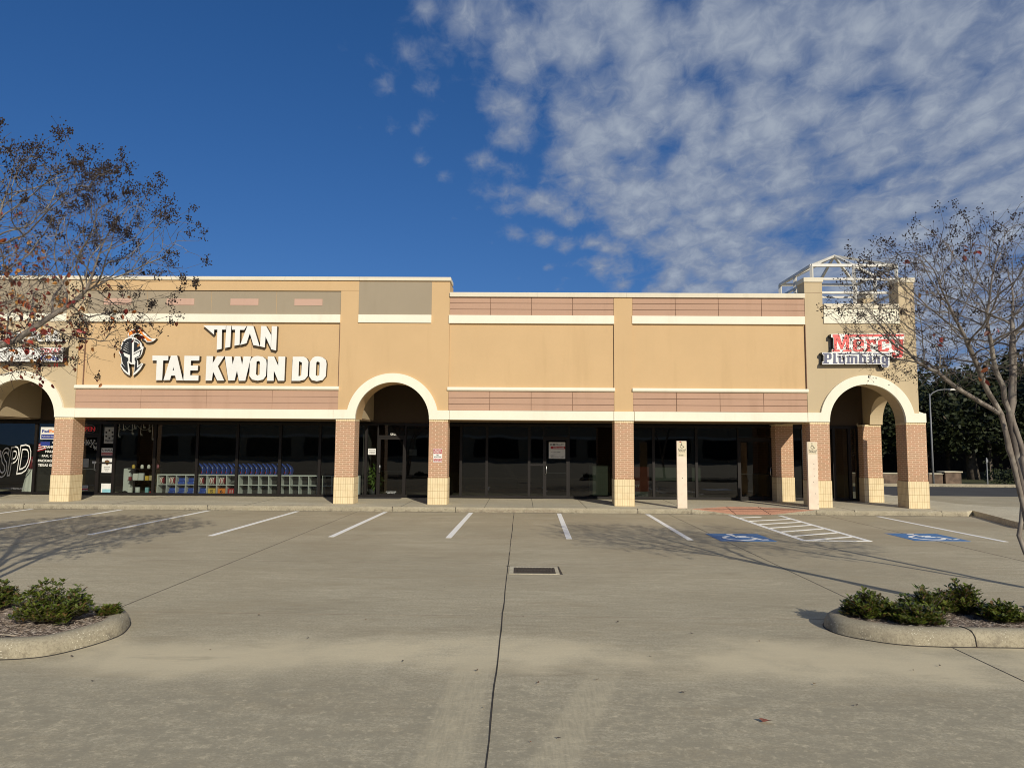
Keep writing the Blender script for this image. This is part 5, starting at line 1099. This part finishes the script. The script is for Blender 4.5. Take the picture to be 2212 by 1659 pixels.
# ---------------------------------------------------------------- background on the right
def oak_meshes(seed, R_=4.2, H_=6.5):
    rr_ = random.Random(seed); f = MB(); tr = MB(); tr.tube([(0, 0, -.2), (.1, 0, 1.2), (.0, .1, 2.6)], [.38, .28, .22], 9)
    for k in range(7):
        a = k*2*PI/7+rr_.random(); tr.tube([(0, .1, 2.0+.1*k), (1.1*math.cos(a), 1.1*math.sin(a), 3.3), (2.6*math.cos(a), 2.6*math.sin(a), 4.3+rr_.random()*1.3)], [.16, .11, .04], 6)
    for k in range(210):
        d = Vector((rr_.gauss(0, 1), rr_.gauss(0, 1), rr_.gauss(0, 1))).normalized(); q = rr_.uniform(.45, 1.0)
        c_ = Vector((d.x*R_*q, d.y*R_*q, H_*.58+d.z*H_*.42*q))
        if c_.z < 1.5: continue
        rc = rr_.uniform(.45, .95)
        for j in range(46):
            o_ = Vector((rr_.gauss(0, 1), rr_.gauss(0, 1), rr_.gauss(0, .7))).normalized()*rc*rr_.uniform(.6, 1.05); p = c_+o_; s_ = rr_.uniform(.09, .19)
            u = Vector((rr_.gauss(0, 1), rr_.gauss(0, 1), rr_.gauss(0, .6))).normalized(); v = u.cross(Vector((rr_.gauss(0, 1), rr_.gauss(0, 1), rr_.gauss(0, 1)))).normalized()
            f.add([p-u*s_-v*s_*.3, p+u*s_*.1-v*s_*.6, p+u*s_, p+v*s_*.55], [(0, 1, 2, 3)])
    return f, tr
protos = []
for sd in (1, 2):
    f, tr = oak_meshes(sd); t = thing('oak_tree', '', 'tree', (0, 0, 0), 'dark evergreen oaks across the road'); a = f.build('crown', M_oak, t); b = tr.build('trunk', M_oakbark, t); protos.append((t, a, b))
oaks = [(19.5, 52, .95), (24.5, 49.5, 1.0), (29.5, 46.5, 1.05), (34.5, 45, 1.2), (38.5, 41.5, 1.35), (27, 58, 1.25), (33, 58, 1.35), (39, 54, 1.4), (20, 60, 1.2), (44, 48, 1.5), (14, 56, 1.1), (46, 60, 1.5)]
ol = 'dark evergreen oak with spreading crown in the row across the road'
for i, (x, y, s_) in enumerate(oaks):
    pt_, pa, pb_ = protos[i % 2]
    if i < 2: t, kids_ = pt_, ()
    else:
        t = pt_.copy(); C.objects.link(t)
        for q in (pa, pb_): k = q.copy(); C.objects.link(k); k.parent = t
    t.location = (x, y, 0); t.rotation_euler = (0, 0, i*1.3); t.scale = (s_, s_, s_); t['label'] = ol
wd_ = MB(); rr_ = random.Random(5)
for i in range(5200):
    x = rr_.uniform(2, 75); y = rr_.uniform(66, 74); z = rr_.uniform(0, 6.6+1.3*math.sin(x*.5)+math.sin(x*1.7)*.6)*rr_.random()**.2; s_ = rr_.uniform(.3, .7); u = Vector((rr_.gauss(0, 1), rr_.gauss(0, .4), rr_.gauss(0, .8))).normalized(); v = u.cross(Vector((0, 1, 0))).normalized(); p = Vector((x, y, z))
    wd_.add([p-u*s_, p-v*s_*.7, p+u*s_, p+v*s_*.7], [(0, 1, 2, 3)])
tag(wd_.build('woodland', M_oak), kind='stuff')
fe = thing('board_fence', 'long dark board fence behind the oaks across the road', 'fence', (30, 60.5, 0))
fb = MB()
for i in range(130): fb.box(8+i*.4, 8+i*.4+.385, 62, 62.03, 0, 1.9+.02*(i % 3))
fb.build('boards', plain('fence_wood', (.045, .035, .028), .9, .3, 2), fe)
# street light with curved arm
M_galv = plain('galvanised', (.21, .215, .22), .5, .1, 3)
lp = thing('street_lamp', 'tall grey street lamp with curved arm beyond the tower', 'street lamp', (22.3, 38.6, 0))
MB().tube([(22.3, 38.6, 0), (22.3, 38.6, 2.5), (22.3, 38.6, 4.95)], [.055, .045, .035], 12).build('pole', M_galv, lp)
MB().tube([(22.3, 38.6, 4.8), (22.45, 38.6, 5.0), (22.75, 38.6, 5.15), (23.1, 38.6, 5.2), (23.45, 38.6, 5.2)], [.03, .03, .025, .022, .022], 8).build('arm', M_galv, lp)
MB().bevbox(23.35, 23.9, 38.5, 38.7, 5.14, 5.24, .03).build('lamp_head', M_steel, lp)
# masonry entrance wall
mw = thing('masonry_wall', 'low brown masonry entrance wall with paler end pier', 'wall', (21.5, 38.8, 0))
M_ms = plain('brown_masonry', (.16, .11, .075), .95, .35, 3, .4)
MB().box(17.5, 23.0, 38.9, 39.2, 0, .58).build('wall', M_ms, mw); MB().bevbox(17.4, 23.05, 38.86, 39.24, .58, .64, .01).build('coping', M_walk, mw)
MB().box(23.05, 23.9, 38.75, 39.4, 0, .68).build('pier', M_ms, mw); MB().bevbox(22.98, 23.97, 38.7, 39.46, .68, .75, .01).build('coping', M_walk, mw)
sp2 = thing('marker_post', 'thin white marker post standing on the far verge', 'post', (25.4, 38.9, 0)); MB().bevbox(25.37, 25.42, 38.87, 38.92, 0, 1.5, .008).build('post', M_galv, sp2); MB().box(25.34, 25.45, 38.85, 38.868, 1.25, 1.42).build('plate', M_galv, sp2)
def house(x, y, w_, d_, h, label, wallm):
    t = thing('house', label, 'house', (x, y, 0)); MB().box(x, x+w_, y, y+d_, 0, h).build('wall', wallm, t)
    rb = MB(); e = .5; rb.add([(x-e, y-e, h), (x+w_+e, y-e, h), (x+w_+e, y+d_+e, h), (x-e, y+d_+e, h), (x+w_*.25, y+d_/2, h+1.9), (x+w_*.75, y+d_/2, h+1.9)], [(0, 1, 5, 4), (1, 2, 5), (2, 3, 4, 5), (3, 0, 4), (3, 2, 1, 0)]); rb.build('roof', plain('roof_shingle', (.08, .08, .085), .9, .2, 4), t)
    MB().box(x-e, x+w_+e, y-e-.05, y-e, h-.15, h+.02).build('fascia', M_letter, t)
    wn = MB(); 
    for i in range(3): u = x+w_*(.15+.3*i); f = MB().box(u, u+1.2, y-.05, y+.02, .9, 2.1).build('window', M_letter, t); MB().box(u+.08, u+1.12, y-.06, y-.045, .98, 2.02).build('pane', M_bronze, f)
    return t
house(29.5, 64, 11, 7, 2.5, 'small pale house behind the board fence', M_beige)
house(46, 64.5, 12, 7, 2.6, 'second small house behind the board fence, further right', M_grey)
ps = thing('shelter', 'dark low open-sided shelter roof under the oaks at right', 'shelter', (34, 47, 0))
rb = MB(); rb.add([(29.5, 45, 2.3), (37.5, 45, 2.3), (37.5, 50, 2.3), (29.5, 50, 2.3), (31.5, 47.5, 3.3), (35.5, 47.5, 3.3)], [(0, 1, 5, 4), (1, 2, 5), (2, 3, 4, 5), (3, 0, 4), (3, 2, 1, 0)]); rb.build('roof', M_asph, ps)
for x in (29.8, 37.2):
    for y in (45.3, 49.7): MB().box(x-.08, x+.08, y-.08, y+.08, 0, 2.3).build('post', M_oakbark, ps)
hg = thing('clipped_hedge', 'dark clipped hedge on far verge at right edge', 'hedge', (28.5, 39.6, 0)); hb = MB()
for i in range(2600):
    p = Vector((rnd.uniform(26.0, 40), rnd.uniform(39.2, 40.4), rnd.uniform(.0, .85))); s_ = rnd.uniform(.05, .11); u = Vector((rnd.gauss(0, 1), rnd.gauss(0, 1), rnd.gauss(0, 1))).normalized(); v = u.orthogonal().normalized(); hb.add([p-u*s_, p-v*s_, p+u*s_, p+v*s_], [(0, 1, 2, 3)])
hb.build('foliage', M_oak, hg)
# the shops across the lot, behind the camera (seen only mirrored in the glass)
ob = thing('opposite_building', 'long tan shop building across the lot, mirrored in the storefront glass', 'building', (0, -42, 0))
MB().box(-60, 60, -48, -42, 0, 6.5).build('wall', M_beige, ob); MB().box(-60, 60, -42.1, -41.98, 2.9, 3.2).build('beam', M_white, ob)
for i in range(16): x = -58+i*7.4; f = MB().box(x, x+5.8, -42.08, -41.99, .4, 2.8).build('window', M_bronze, ob)

# ---------------------------------------------------------------- litter
lspots = [(1147, 1606, 3), (1208, 1597, 0), (1162, 1477, 3), (1655, 1561, 2), (1850, 1526, 0), (1290, 1470, 1), (790, 1340, 1), (200, 1473, 0), (155, 1420, 0), (1477, 1498, 0), (1640, 1387, 3), (1973, 1450, 3), (1030, 1450, 1), (665, 1380, 0), (1495, 1370, 0), (1335, 1345, 0), (610, 1240, 0), (395, 1240, 0), (465, 1215, 1), (1130, 1333, 0), (1085, 1325, 0), (455, 1405, 1), (1990, 1320, 0), (1700, 1230, 0), (1045, 1530, 1), (2110, 1400, 3), (2030, 1440, 0), (960, 1270, 0), (870, 1430, 0), (560, 1330, 1), (1405, 1420, 0), (1760, 1480, 1)]
M_lit = [plain('dry_leaf_dark', (.07, .05, .035), .8, .3, 60), plain('dry_leaf_tan', (.25, .18, .10), .8, .3, 60), plain('dry_leaf_rust', (.20, .065, .04), .8, .3, 60), plain('dry_leaf_brown', (.17, .085, .045), .8, .3, 60)]
nmz = ['small dark curled leaf lying on the open concrete', 'small tan dry leaf lying on the open concrete', 'larger rust red leaf alone on the right foreground concrete', 'small reddish brown leaf lying on the open concrete']
for (u, v, k) in lspots:
    d = fw+rt*((u-1106)/FPX)-up*((v-829.5)/FPX); t_ = -CAMH/d.z; x, y = d.x*t_, d.y*t_; s_ = (.05 if k == 2 else rnd.uniform(.012, .024)); an = rnd.uniform(0, 2*PI); mb = MB()
    U = Vector((math.cos(an), math.sin(an), 0)); V = Vector((-U.y, U.x, 0)); p = Vector((x, y, .012))
    c_ = Vector((0, 0, s_*.35))
    mb.add([p-U*s_+c_, p-U*s_*.4+V*s_*.45+c_*.6, p+U*s_*.4+V*s_*.4+c_*.3, p+U*s_+c_, p+U*s_*.4-V*s_*.4+c_*.8, p-U*s_*.4-V*s_*.45, p], [(0, 6, 1), (1, 6, 2), (2, 6, 3), (3, 6, 4), (4, 6, 5), (5, 6, 0)])
    o = mb.build('fallen_leaf', M_lit[k]); tag(o, nmz[k], 'leaf', 'leaves scattered over the parking lot' if k != 2 else None)
